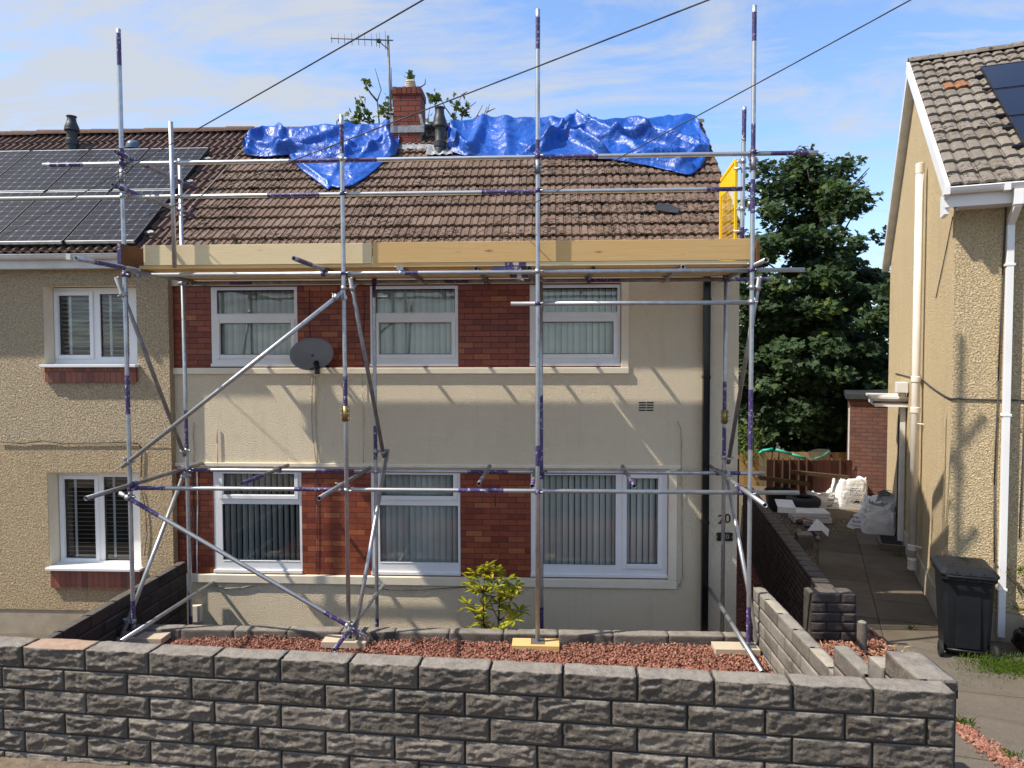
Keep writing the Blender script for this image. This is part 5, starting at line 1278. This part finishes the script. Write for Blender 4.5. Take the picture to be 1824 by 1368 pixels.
# ================================================================== GRAVEL
def ico():
    bm=bmesh.new(); bmesh.ops.create_icosphere(bm,subdivisions=1,radius=1.); vv=np.array([tuple(x.co) for x in bm.verts]); ff=np.array([[x.index for x in f.verts] for f in bm.faces]); bm.free(); return vv,ff
IV,IF=ico()
def gravel(name,pts,size,mats,sd,parent=None):
    g=np.random.default_rng(sd); N=len(pts); k=len(IV)
    s=size*g.uniform(.55,1.25,(N,1,1))*g.uniform(.6,1.2,(N,1,3))
    th=g.uniform(0,6.28,N); ct,st_=np.cos(th),np.sin(th); ph=g.uniform(-.9,.9,N); cp_,sp_=np.cos(ph),np.sin(ph)
    Rm=np.zeros((N,3,3)); Rm[:,0,0]=ct; Rm[:,0,1]=-st_*cp_; Rm[:,0,2]=st_*sp_; Rm[:,1,0]=st_; Rm[:,1,1]=ct*cp_; Rm[:,1,2]=-ct*sp_; Rm[:,2,1]=sp_; Rm[:,2,2]=cp_
    vv=IV[None]*s*g.uniform(.72,1.25,(N,k,1)); vv=np.einsum('nij,nkj->nki',Rm,vv)+np.asarray(pts)[:,None,:]
    ff=(IF[None]+np.arange(N)[:,None,None]*k).reshape(-1)
    o=np_mesh(name,vv.reshape(-1,3),ff,np.arange(N*len(IF))*3,mats,None,np.repeat(g.random(N),k),None,tuple(np.asarray(pts).mean(0)))
    return tag(o,kind='stuff')
def bedpts(n,x0,x1,y0,y1,z,hf,sd):
    g=np.random.default_rng(sd); x=g.uniform(x0,x1,n); y=g.uniform(y0,y1,n)
    zz=np.array([z+hf(a,c) for a,c in zip(x,y)])+g.uniform(-.012,.014,n); return np.stack([x,y,zz],1)
def hump(x,y): 
    h=.035+.03*nz(x*1.1,y*1.3,4)+.02*nz(x*3,y*3,9)
    if x<-3.9: h-=.05*min(1,(-3.9-x)/.5)
    if y>-1.98: h+=.0
    return h
pts=bedpts(25000,-4.8,2.28,-3.3,-1.54,-3.265,lambda x,y:hump(x,y)+.012,3)
# keep the pads clear
keep=np.ones(len(pts),bool)
for (a,c) in ((-4.86,-4.34),(-2.52,-2.02),(-.40,.12),(1.80,2.28)):
    keep&=~((pts[:,0]>a)&(pts[:,0]<c)&(pts[:,1]>YF-.125)&(pts[:,1]<YF+.11))
gravel('red_gravel',pts[keep],.0138,[M['gravelr']],5)
g_=bedpts(4200,2.42,3.8,-3.2,-.95,-3.24,lambda x,y:.02+.02*nz(x*2,y*2,1),8)
gravel('red_gravel_by_gate',g_[(g_[:,0]<2.95)|(g_[:,0]>3.47)|(g_[:,1]<-1.38)],.016,[M['gravelr']],6)
# strip of chippings along the wall end and beside the drive
sp=[];g=np.random.default_rng(4)
a0=atz(1708,1290,-2.97); a1=atz(1786,1368,-2.97)
for k in range(900):
    q=a0+(a1-a0)*g.uniform(-.1,1.4); x=q.x+g.normal()*.045; y=q.y+g.normal()*.03; sp.append((x,y,drive_z((x,y))+.004+g.uniform(0,.014)))
gravel('pale_red_chippings',np.array(sp),.013,[M['gravelr']],9)
g_=bedpts(6000,2.48,4.3,-.9,6.0,-3.9,lambda x,y:.01+.01*nz(x*2,y*2),10); gravel('side_path_gravel',g_[(g_[:,0]<3.1+.133*(g_[:,1]+1.1))],.018,[M['gravelr']],11)
mbp=plain('brown_stone_chip',(.12,.085,.05),(.30,.23,.15),25,.85,var=.5,bs=90,bd=.003)
sp=[]
for k in range(5200):
    y_=g.uniform(-.2,6.2); w=(-2.05,-1.40) if y_<4.2 else (-2.1,-.35)
    a_=g.uniform(*w); P=RC+RR*a_+RU*y_
    (sp.append((P.x,P.y,-3.322+g.uniform(0,.012))) if P.x>3.36+.133*(P.y+1.1) else None)
gravel('brown_gravel',np.array(sp),.015,[mbp],12)
# debris of dry twigs and chips around the gate bed
m=MB()
for k in range(90):
    q=V((r.uniform(2.9,3.9),r.uniform(-2.2,-1.42),-3.20)); an=r.uniform(0,6.28); L=r.uniform(.03,.10); m.tube(q,q+V((math.cos(an)*L,math.sin(an)*L,r.uniform(-.005,.02))),.0035,5)
tag(m.build('twig_litter',M['woody']),kind='stuff')

# ================================================================== YARD THINGS
def fence(name,label,x0,x1,Y,z0,z1,bw,mats,rails,back=False,topj=.0,sd=0):
    t=thing(name,label,'fence',((x0+x1)/2,Y,z0)); rr=random.Random(sd); m=MB(); x=x0
    while x<x1:
        m.box(x,x+bw-.006,Y+rr.uniform(-.004,.004),Y+.02,z0,z1+rr.uniform(-topj,topj),0,rr.random()); x+=bw
    m.build('board_panel',mats[0],t)
    for rz_ in rails:
        k=MB(); k.box(x0,x1,Y-.05,Y-.006,rz_,rz_+.06); k.build('rail',mats[1],t)
    return t
P=aty(1312,797,9.0); Q=aty(1512,806,9.0)
fence('pale_fence','pale new close boarded fence right across the back of the yard',P.x-.8,Q.x+3.,9.0,-3.5,Q.z,.125,(M['fencel'],M['fencel']),(),topj=.004,sd=1)
P=aty(1366,816,6.6); Q=aty(1509,820,6.6)
DF=fence('dark_fence','dark stained low fence panel with battens in front of the pale fence',P.x,Q.x,6.6,-3.5,Q.z,.155,(M['fenced'],M['fencer']),(),topj=.01,sd=2)
for px in (1380,1395,1408,1424,1438,1498): x=X0(px,830,6.55); k=MB(); k.box(x-.012,x+.012,6.56,6.60,-3.0,P.z+.01); k.build('batten',M['fencer'],DF)
for lab,a,c,hh in (('grey brown plank propped level along the dark fence',(1409,838),(1511,848),.075),('shorter plank lying lower at the left end of the dark fence',(1352,848),(1440,860),.085)):
    A0=aty(*a,6.35); A1=aty(*c,6.35); k=MB(); d=(A1-A0); k.rnd=r.random(); k.obox((A0+A1)/2-V((0,0,.03)),d/2,V((0,.07,0)),V((0,0,hh/2))); tag(k.build('plank',M['fencer']),lab,'plank')
NETT=thing('netting_frame','sagging green rimmed net frame standing between the two fences','net frame',aty(1420,880,7.6))
NY=7.6
rim=[(1352,808),(1358,803),(1377,800)]; rim2=[(1382,801),(1410,809),(1437,817)]; rim3=[(1450,817),(1466,812),(1477,803)]
k=MB()
for q,rr_ in ((rim,.035),(rim2,.030),(rim3,.012)): k.path([aty(x,y,NY) for x,y in q],rr_,8)
k.build('padded_rim',M['green'],NETT)
k=MB(); k.grid(14,5,lambda a,c: aty(1352+a*125,(806-7*math.sin(a*2.2)+ (9 if .35<a<.8 else 0)*math.sin((a-.35)/.45*3.14) )+c*62,NY+.02)); k.build('netting',M['net'],NETT)
k=MB(); k.path([aty(1477,803,NY),aty(1482,815,NY),aty(1483,845,NY)],.02,8); k.path([aty(1377,800,NY),aty(1372,830,NY),aty(1371,860,NY)],.02,8); k.path([aty(1388,802,NY),aty(1386,820,NY)],.016,8); k.build('pole',M['stem'],NETT)
# brick outhouse
OX0=X0(1514,800,5.2); OX1=X0(1640,800,5.2); oz=Z0(1550,711,5.2)
OP=aty(1513,800,6.7); ow=2.6; oz=Z0(1550,711,6.7); ol=oz+3.4
OH=thing('brick_outhouse','small flat roofed red brick outhouse behind the golden house','outhouse',(OP.x,6.7,-3.4),rz=-math.radians(20.8))
k=MB(); k.box(0,ow,0,2.6,-.1,ol); k.build('wall',M['brickout'],OH)
k=MB(); k.box(-.09,ow,-.09,2.7,ol,ol+.13); k.build('flat_roof',M['grey'],OH,bevel=.01)
k=MB(); k.box(-.03,-.002,.02,.10,.9,ol-.2); k.build('white_trim',M['whiteold'],OH)
# dark side gate and bins in the shade
k=MB(); 
for i in range(10): k.box(2.26+i*.19,2.26+i*.19+.184,6.30+.003*(i%2),6.34,-3.88,-2.25)
tag(k.build('side_gate',M['black']),'black boarded gate closing the shaded side path','gate')
def tub(name,label,c,r0,r1,h,mat):
    k=MB(); k.lathe(c,[(0,.01),(r0,0),(r1*.97,h*.9),(r1,h*.9),(r1,h),(r1*.9,h),(r0*.9,.05),(0,.04)],24); tag(k.build(name,M[mat]),label,'tub')
c=atz(1388,905,-3.3); tub('plastic_tub','round black plastic tub standing by the dark fence',V((c.x,c.y-.1,-3.3)),.28,.34,.42,'black')
c=atz(1430,916,-3.3); TYL=V((c.x,c.y,-3.31))
k=MB(); 
for zz in (0,.19): k.lathe(TYL+V((0,0,zz)),[(.20,.03),(.20,.0),(.30,0),(.345,.04),(.35,.10),(.345,.15),(.30,.185),(.20,.185),(.20,.15)],30)
tag(k.build('car_tyre',M['rubber']),'black car tyres lying in a low stack beside the white bags','tyre')
# white polystyrene trays
c=atz(1425,916,-3.3); WT=V((c.x,c.y-.25,-3.30))
for lab,dz,dx,cat in (('cream white tray lowest in the pile against the dark wall',.0,0,'tray'),('thinner white tray resting on the lower cream one',.105,-.03,'tray')):
    k=MB(); k.obox(WT+V((dx,-.3,dz+.05)),V((.36,-.03,0)),V((.03,.26,0)),V((0,0,.048))); k.obox(WT+V((dx,-.3,dz+.094)),V((.30,-.025,0)),V((.025,.21,0)),V((0,0,.008))); tag(k.build('white_tray',M['whiteold'],bevel=.02),lab,cat)
dtop=dw0+dwd*4.5+dwn*.14+V((0,0,-2.7))
k=MB(); c=aty(1398,893,dtop.y); k.obox(V((c.x,c.y,-2.62)),V((.14,-.04,0)),V((.08,.34,0)),V((0,0,.006))); k.obox(V((c.x-.08,c.y-.34,-2.665)),V((.14,-.04,0)),V((0,.006,0)),V((0,0,.05))); k.obox(V((c.x+.14,c.y-.04,-2.665)),V((.006,0,0)),V((.08,.34,0)),V((0,0,.05)))
tag(k.build('white_panel_offcut',M['paper']),'white plastic angle offcut lying on top of the dark wall','offcut')
k=MB(); c=atz(1454,948,-3.2); k.add([c+V((-.16,0,.02)),c+V((.05,.12,.22)),c+V((.22,-.02,.05)),c+V((.16,-.12,-.05)),c+V((.08,-.05,.04))],[(0,1,4),(1,2,3,4)]); o=tag(k.build('folded_card',M['paper']),'white folded sheet on the rubble beside the dark wall','sheet'); o.modifiers.new('t','SOLIDIFY').thickness=.006
# rubble heap
k=MB(); rr=random.Random(8)
for q in range(26):
    c=atz(1420+rr.uniform(-8,45),930+rr.uniform(-14,36),-3.28); s=rr.uniform(.03,.085)
    if c.x<3.36+.133*(c.y+1.1)+.05: continue
    vs=[c+V((x*rr.uniform(.7,1.3),y*rr.uniform(.7,1.3),z*rr.uniform(.6,1.1)))*s+V((0,0,s*.6)) for x,y,z in [tuple(v_) for v_ in IV]]; k.add(vs,[tuple(f) for f in IF.tolist()],0,False,rr.random())
tag(k.build('rubble',plain('grey_rubble',(.22,.19,.16),(.12,.10,.085),12,.9,var=.3)),kind='stuff')
k=MB(); c=atz(1432,929,-3.2); k.path([c+V((-.15,0,.02)),c+V((0,.03,.05)),c+V((.16,-.01,.02))],.012,6); tag(k.build('red_pipe_offcut',M['redbit']),'short red pipe offcut on the rubble','pipe')
k=MB(); c=atz(1436,918,-3.2); k.grid(7,7,lambda a,b_:c+V(((a-.5)*.2,(b_-.5)*.2,.04+.05*nz(a*4,b_*4,2)))); tag(k.build('yellow_rag',M['yelbit']),'crumpled yellow wrapper on the rubble','wrapper')
k=MB(); c=atz(1446,985,-3.3); k.obox(V((c.x-.02,c.y+.30,-3.20)),V((.14,0,0)),V((.03,.14,0)),V((0,0,.17))); tag(k.build('stone_stub',M['blockside'],bevel=.05),'grey block stub standing beside the dark wall under the folded sheet','stub')
# bulk bags
def sack(name,label,c,w,d,h,seed,rot=0.,lean=0.,slump=.12,open_=True,fill=None):
    t=thing(name,label,'bag',c); k=MB(); n1,n2=72,40
    def f(a,b_):
        an=2*math.pi*a; ca,sa=math.cos(an),math.sin(an); e=.42   # rounded square
        x=math.copysign(abs(ca)**e,ca)*w/2; y=math.copysign(abs(sa)**e,sa)*d/2
        tz_=min(1,b_*1.25); fold=(b_*1.25-1)/.25 if b_*1.25>1 else 0
        bul=1+.10*math.sin(tz_*3.14)-.06*tz_; x*=bul; y*=bul
        z=h*tz_
        if fold>0: x*=1-.30*fold; y*=1-.30*fold; z=h-.12*h*fold
        wv=slump*(nz(ca*1.6+seed,sa*1.6,tz_*2.2)+.9*abs(nz(ca*3+seed,sa*3+b_*2,b_*4))+.7*abs(nz(ca*6+seed,sa*6-b_*3,b_*8))-.45)
        sc=1+wv*.55*(.3+tz_); z*=1+.9*wv*tz_
        X=x*sc+lean*z; Y=y*sc
        return V((c.x+X*math.cos(rot)-Y*math.sin(rot),c.y+X*math.sin(rot)+Y*math.cos(rot),c.z+max(0,z)))
    k.grid(n1,n2,f); k.add([f(a/(n1-1),0) for a in range(n1-1)],[tuple(range(n1-1))]); o=k.build('sack',M['bag'],t)
    if fill: 
        q=MB(); q.grid(10,10,lambda a,b_:c+V(((a-.5)*w*.72,(b_-.5)*d*.72,h*(.84+.10*nz(a*5,b_*5,1)+.06*(1-abs(a-.5)*2))))); q.build('contents',M[fill],t)
    return t,f
c=atz(1522,907,-3.3); B1,f1=sack('bulk_bag','upright white bulk bag filled with orange rubble, standing by the brick outhouse',V((c.x,c.y+.35,-3.32)),.62,.62,.66,2.,fill='orange')
def mark(t,lines,mat='ink'):
    k=MB()
    for (x0,z0,x1,z1,y) in lines: pass
    return k
yb1=c.y+.35-.37
for i,(s,z) in enumerate((('heavy duty',.50),('builders',.45),('bulk bag',.35),('one tonne',.30))): pass
# scuffed printing on the front of the bags: short worn bars, too small to read
def print_bars(t,x,y,z,rows,w,seed,rz_=0.):
    k=MB(); q=random.Random(seed)
    for i in range(rows):
        xx=x-w/2
        while xx<x+w/2:
            l=q.uniform(.010,.024); hh=q.uniform(.012,.020); k.box(xx,xx+l,y-.004,y-.001,z-i*.045,z-i*.045+hh); xx+=l+q.uniform(.004,.012)
    return k
k=print_bars(B1,c.x+.0,yb1-.02,-2.86,4,.22,3); 
for i in range(22):
    a=2*math.pi*i/22; a2=2*math.pi*(i+1)/22; k.quad(V((c.x+.02+.115*math.cos(a),yb1-.025,-3.13+.05*math.sin(a))),V((c.x+.02+.115*math.cos(a2),yb1-.025,-3.13+.05*math.sin(a2))),V((c.x+.02+.10*math.cos(a2),yb1-.025,-3.13+.042*math.sin(a2))),V((c.x+.02+.10*math.cos(a),yb1-.025,-3.13+.042*math.sin(a))))
k.add([V((c.x-.06,yb1-.025,-3.155)),V((c.x+.10,yb1-.025,-3.155)),V((c.x+.085,yb1-.025,-3.115)),V((c.x+.03,yb1-.025,-3.10)),V((c.x-.03,yb1-.025,-3.118))],[(0,1,2,3,4)])
k.build('printing',M['ink'],B1)
c=atz(1476,905,-3.3); B2,f2=sack('slumped_bag','half empty white sack slumped between the tyres and the upright bulk bag',V((c.x,c.y+.2,-3.32)),.50,.42,.33,5.,lean=-.25,slump=.30)
k=MB(); y=c.y-.06; k.obox(V((c.x+.02,y,-3.13)),V((.07,0,.0)),V((0,.002,0)),V((0,0,.006))); k.obox(V((c.x+.05,y,-3.20)),V((.03,0,.03)),V((0,.002,0)),V((.0,0,.006))); k.obox(V((c.x-.02,y-.02,-3.24)),V((.05,0,0)),V((0,.002,0)),V((0,0,.012))); k.build('printing',M['ink'],B2)
c=atz(1577,955,-3.3); B3,f3=sack('bulk_bag','tall crumpled white bulk bag nearest the door step of the golden house',V((c.x,c.y+.30,-3.30)),.54,.48,.60,9.,rot=-.3,slump=.26)
q=V((c.x+.02,c.y+.05,-2.68))
k=MB(); k.grid(12,8,lambda a,b_:V((q.x+(a-.5)*.30+.03*math.sin(b_*3),q.y+.10*b_+.05*math.sin(a*3.1),q.z+.17-.22*b_*b_+.05*math.sin(a*3.14)-.04*a))); k.build('flap',M['paper'],B3)
k=MB(); rr=random.Random(6)
for i in range(3):
    for j in range(5): a=.2+j*.13; k.obox(V((q.x+(a-.5)*.30+.01,q.y+.02+.03*i-.03,q.z+.17-.05*i+.04*math.sin(a*3.14)+.004)),V((.014,0,rr.uniform(-.008,.012))),V((0,.006,0)),V((0,0,.006)))
k.build('printing',M['ink'],B3)
c=atz(1541,941,-3.3); SGN=thing('paper_sign','white sheet with a handwritten road sign leaning on the crumpled bulk bag','sign',V((c.x,c.y,-3.3)))
k=MB(); pA=[(1507,938),(1522,915),(1534,912),(1542,914),(1546,943),(1520,943)]
yv=c.y+.02
vs=[aty(x,y,yv+.25*(940-y)/30*.5) for x,y in pA]; k.add(vs,[tuple(range(6))]); o=k.build('sheet',M['paper'],SGN); o.modifiers.new('t','SOLIDIFY').thickness=.004
pt=aty(1527,929,yv-.02); text_mesh('lettering','Road',.085,M['ink'],SGN,(pt.x,pt.y,pt.z),ext=.001,rx=math.pi/2-.4)
pt=aty(1524,936,yv-.06); k=MB(); k.obox(V((pt.x,pt.y,pt.z)),V((.10,0,-.018)),V((0,.002,0)),V((0,0,.005))); pt=aty(1523,920,yv+.04); 
for i in range(5): k.obox(V((pt.x-.08+i*.035,pt.y-.01,pt.z-.006*i)),V((.010,0,.004)),V((0,.002,0)),V((0,0,.010*(1+i%2*.5))))
k.build('marker_line',M['ink'],SGN)
# bottle on the side gravel
c=atz(1364,1000,-3.87); k=MB(); ax_=V((1,-.18,0)).normalized(); k.lathe(c-ax_*.10,[(0,0),(.032,.004),(.034,.06),(.030,.08),(.034,.10),(.034,.15),(.014,.19),(.013,.21),(0,.212)],16,0,ax_); tag(k.build('plastic_bottle',M['bottle']),'clear plastic bottle lying on the shaded red gravel','bottle')
# wheelie bin
bc=(atz(1684,1172,-3.3)+atz(1766,1182,-3.3))*.5
BIN=thing('wheelie_bin','charcoal wheelie bin with closed lid by the golden house corner','wheelie bin',bc,rz=-A+.03); BIN.scale=(.90,.90,.92)
k=MB(); w0,w1=.23,.285; d0,d1=.44,.66; H0=.10; H1=.98
def ring(w,d0_,d1_,z,c=.04): return [V((-w+c,d0_,z)),V((w-c,d0_,z)),V((w,d0_+c,z)),V((w,d1_-c,z)),V((w-c,d1_,z)),V((-w+c,d1_,z)),V((-w,d1_-c,z)),V((-w,d0_+c,z))]
rg=[ring(.235,.06,.46,.05),ring(.24,.05,.48,.10),ring(.258,.035,.56,.55),ring(.272,.02,.62,.93),ring(.295,-.01,.66,.935),ring(.295,-.01,.66,.985)]
vs=[p for q in rg for p in q]; k.add(vs,[(a*8+i,a*8+(i+1)%8,(a+1)*8+(i+1)%8,(a+1)*8+i) for a in range(5) for i in range(8)]+[tuple(range(8))[::-1]])
k.box(-.13,.13,.018,.05,.13,.88); k.build('body',M['bin'],BIN,bevel=.008)
k=MB(); rg=[ring(.305,-.03,.70,.99),ring(.31,-.035,.705,1.02),ring(.27,.02,.62,1.075),ring(.20,.10,.52,1.09)]
vs=[p for q in rg for p in q]; k.add(vs,[(a*8+i,a*8+(i+1)%8,(a+1)*8+(i+1)%8,(a+1)*8+i) for a in range(3) for i in range(8)]+[tuple(range(8))[::-1],tuple(range(24,32))])
for s in (-.14,.0,.14): k.obox(V((s,.09,1.063)),V((.012,0,0)),V((0,.12,.03)),V((0,-.003,.012)))
k.build('lid',M['bin'],BIN,bevel=.010)
k=MB(); k.tube(V((-.25,-.075,1.0)),V((.25,-.075,1.0)),.014,10)
for s in (-.25,-.08,.08,.25): k.obox(V((s,-.045,.99)),V((.014,0,0)),V((0,.035,.0)),V((0,0,.03)))
k.build('handle',M['bin'],BIN,bevel=.004)
k=MB(); k.tube(V((-.27,.03,.10)),V((.27,.03,.10)),.012,8); k.build('axle',M['black'],BIN)
for s in (-1,1):
    k=MB(); k.lathe(V((s*.285-.025,.03,.10)),[(.02,0),(.07,.0),(.098,.008),(.10,.025),(.098,.042),(.07,.05),(.02,.05)],22,0,V((1,0,0))); k.build('wheel',M['rubber'],BIN)
# black sack at the frame edge
c=atz(1822,1165,-3.3); k=MB(); k.grid(22,14,lambda a,b_:V((c.x+.10,c.y,c.z))+V((math.cos(a*6.2832)*math.sin(b_*3.1416)*.19,math.sin(a*6.2832)*math.sin(b_*3.1416)*.16,.15-.15*math.cos(b_*3.1416)))*(1+.30*nz(math.cos(a*6.2832)*2,math.sin(a*6.2832)*2,b_*4)+.12*nz(a*14,b_*9,3)))
tag(k.build('rubbish_sack',M['blackgloss']),'crumpled black rubbish sack under the red tipped shrub','sack')

# ================================================================== LIGHT, SKY, CAMERA
LD=V((3.4,1.0,-4.5)).normalized()
sun=bpy.data.lights.new('sun','SUN'); sun.energy=2.75; sun.angle=math.radians(.7); sun.color=(1.,.93,.83)
so=bpy.data.objects.new('sun',sun); COL.objects.link(so); so.rotation_euler=LD.to_track_quat('-Z','Y').to_euler(); so.location=(-20,-8,30)
W=bpy.data.worlds.new('World'); SC.world=W; W.use_nodes=True; nt=W.node_tree; nt.nodes.clear()
out=nt.nodes.new('ShaderNodeOutputWorld'); bg=nt.nodes.new('ShaderNodeBackground'); nt.links.new(bg.outputs[0],out.inputs[0])
sk=nt.nodes.new('ShaderNodeTexSky'); sk.sky_type='NISHITA'; sk.sun_disc=False
sk.sun_elevation=math.asin(-LD.z); sk.sun_rotation=math.atan2(-LD.x,-LD.y); sk.air_density=1.0; sk.dust_density=.6; sk.ozone_density=1.5; sk.altitude=50
def wn(t,**k):
    n_=nt.nodes.new('ShaderNode'+t)
    for a,b_ in k.items(): setattr(n_,a,b_)
    return n_
def lk(a,b_): nt.links.new(a,b_)
tc=wn('TexCoord'); sp_=wn('SeparateXYZ'); lk(tc.outputs['Generated'],sp_.inputs[0])
zc=wn('Math',operation='MAXIMUM'); lk(sp_.outputs[2],zc.inputs[0]); zc.inputs[1].default_value=.0
za=wn('Math',operation='ADD'); lk(zc.outputs[0],za.inputs[0]); za.inputs[1].default_value=.10
dv=wn('VectorMath',operation='DIVIDE'); lk(tc.outputs['Generated'],dv.inputs[0]); cb=wn('CombineXYZ')
for i in range(3): lk(za.outputs[0],cb.inputs[i])
lk(cb.outputs[0],dv.inputs[1])
mp=wn('Mapping'); lk(dv.outputs[0],mp.inputs[0]); mp.inputs['Rotation'].default_value=(0,0,.9); mp.inputs['Scale'].default_value=(.55,1.1,0); mp.inputs['Location'].default_value=(.6,.2,0)
n1=wn('TexNoise'); lk(mp.outputs[0],n1.inputs['Vector']); n1.inputs['Scale'].default_value=1.7; n1.inputs['Detail'].default_value=7; n1.inputs['Roughness'].default_value=.66; n1.inputs['Distortion'].default_value=.9
mp2=wn('Mapping'); lk(dv.outputs[0],mp2.inputs[0]); mp2.inputs['Rotation'].default_value=(0,0,.5); mp2.inputs['Scale'].default_value=(.9,2.2,0)
n2=wn('TexNoise'); lk(mp2.outputs[0],n2.inputs['Vector']); n2.inputs['Scale'].default_value=2.2; n2.inputs['Detail'].default_value=6; n2.inputs['Roughness'].default_value=.62; n2.inputs['Distortion'].default_value=.8
ad=wn('Math',operation='MULTIPLY_ADD'); lk(n2.outputs[0],ad.inputs[0]); ad.inputs[1].default_value=.55; lk(n1.outputs[0],ad.inputs[2])
# more veil towards the sun side (left)
lf=wn('Math',operation='MULTIPLY_ADD'); lk(sp_.outputs[0],lf.inputs[0]); lf.inputs[1].default_value=-.20; lk(ad.outputs[0],lf.inputs[2])
rmp=wn('MapRange'); lk(lf.outputs[0],rmp.inputs[0]); rmp.inputs[1].default_value=.68; rmp.inputs[2].default_value=.93; rmp.inputs[3].default_value=.03; rmp.inputs[4].default_value=.95
hz=wn('MapRange'); lk(sp_.outputs[2],hz.inputs[0]); hz.inputs[1].default_value=.02; hz.inputs[2].default_value=.30; hz.inputs[3].default_value=.38; hz.inputs[4].default_value=0.
mxk=wn('Math',operation='MAXIMUM'); lk(rmp.outputs[0],mxk.inputs[0]); lk(hz.outputs[0],mxk.inputs[1])
mx=wn('Mix',data_type='RGBA'); lk(mxk.outputs[0],mx.inputs[0]); tn=wn('Mix',data_type='RGBA',blend_type='MULTIPLY'); tn.inputs[0].default_value=1.; lk(sk.outputs[0],tn.inputs[6]); tn.inputs[7].default_value=(.74,.83,.95,1); lk(tn.outputs[2],mx.inputs[6]); mx.inputs[7].default_value=(2.2,2.36,2.62,1)
lk(mx.outputs[2],bg.inputs[0]); bg.inputs[1].default_value=.122
cam=bpy.data.cameras.new('camera'); cam.lens=FPX/1824*36; cam.sensor_width=36; cam.clip_end=2000; cam.clip_start=.05
co=bpy.data.objects.new('camera',cam); COL.objects.link(co); co.location=(CAMP.x,CAMP.y,CAMP.z+ZC); co.rotation_euler=CROT.to_euler(); SC.camera=co
SC.view_settings.view_transform='Standard'; SC.view_settings.look='None'; SC.view_settings.exposure=1.26; SC.view_settings.gamma=1.
SC.cycles.use_denoising=True
SC.cycles.max_bounces=8; SC.cycles.transparent_max_bounces=24
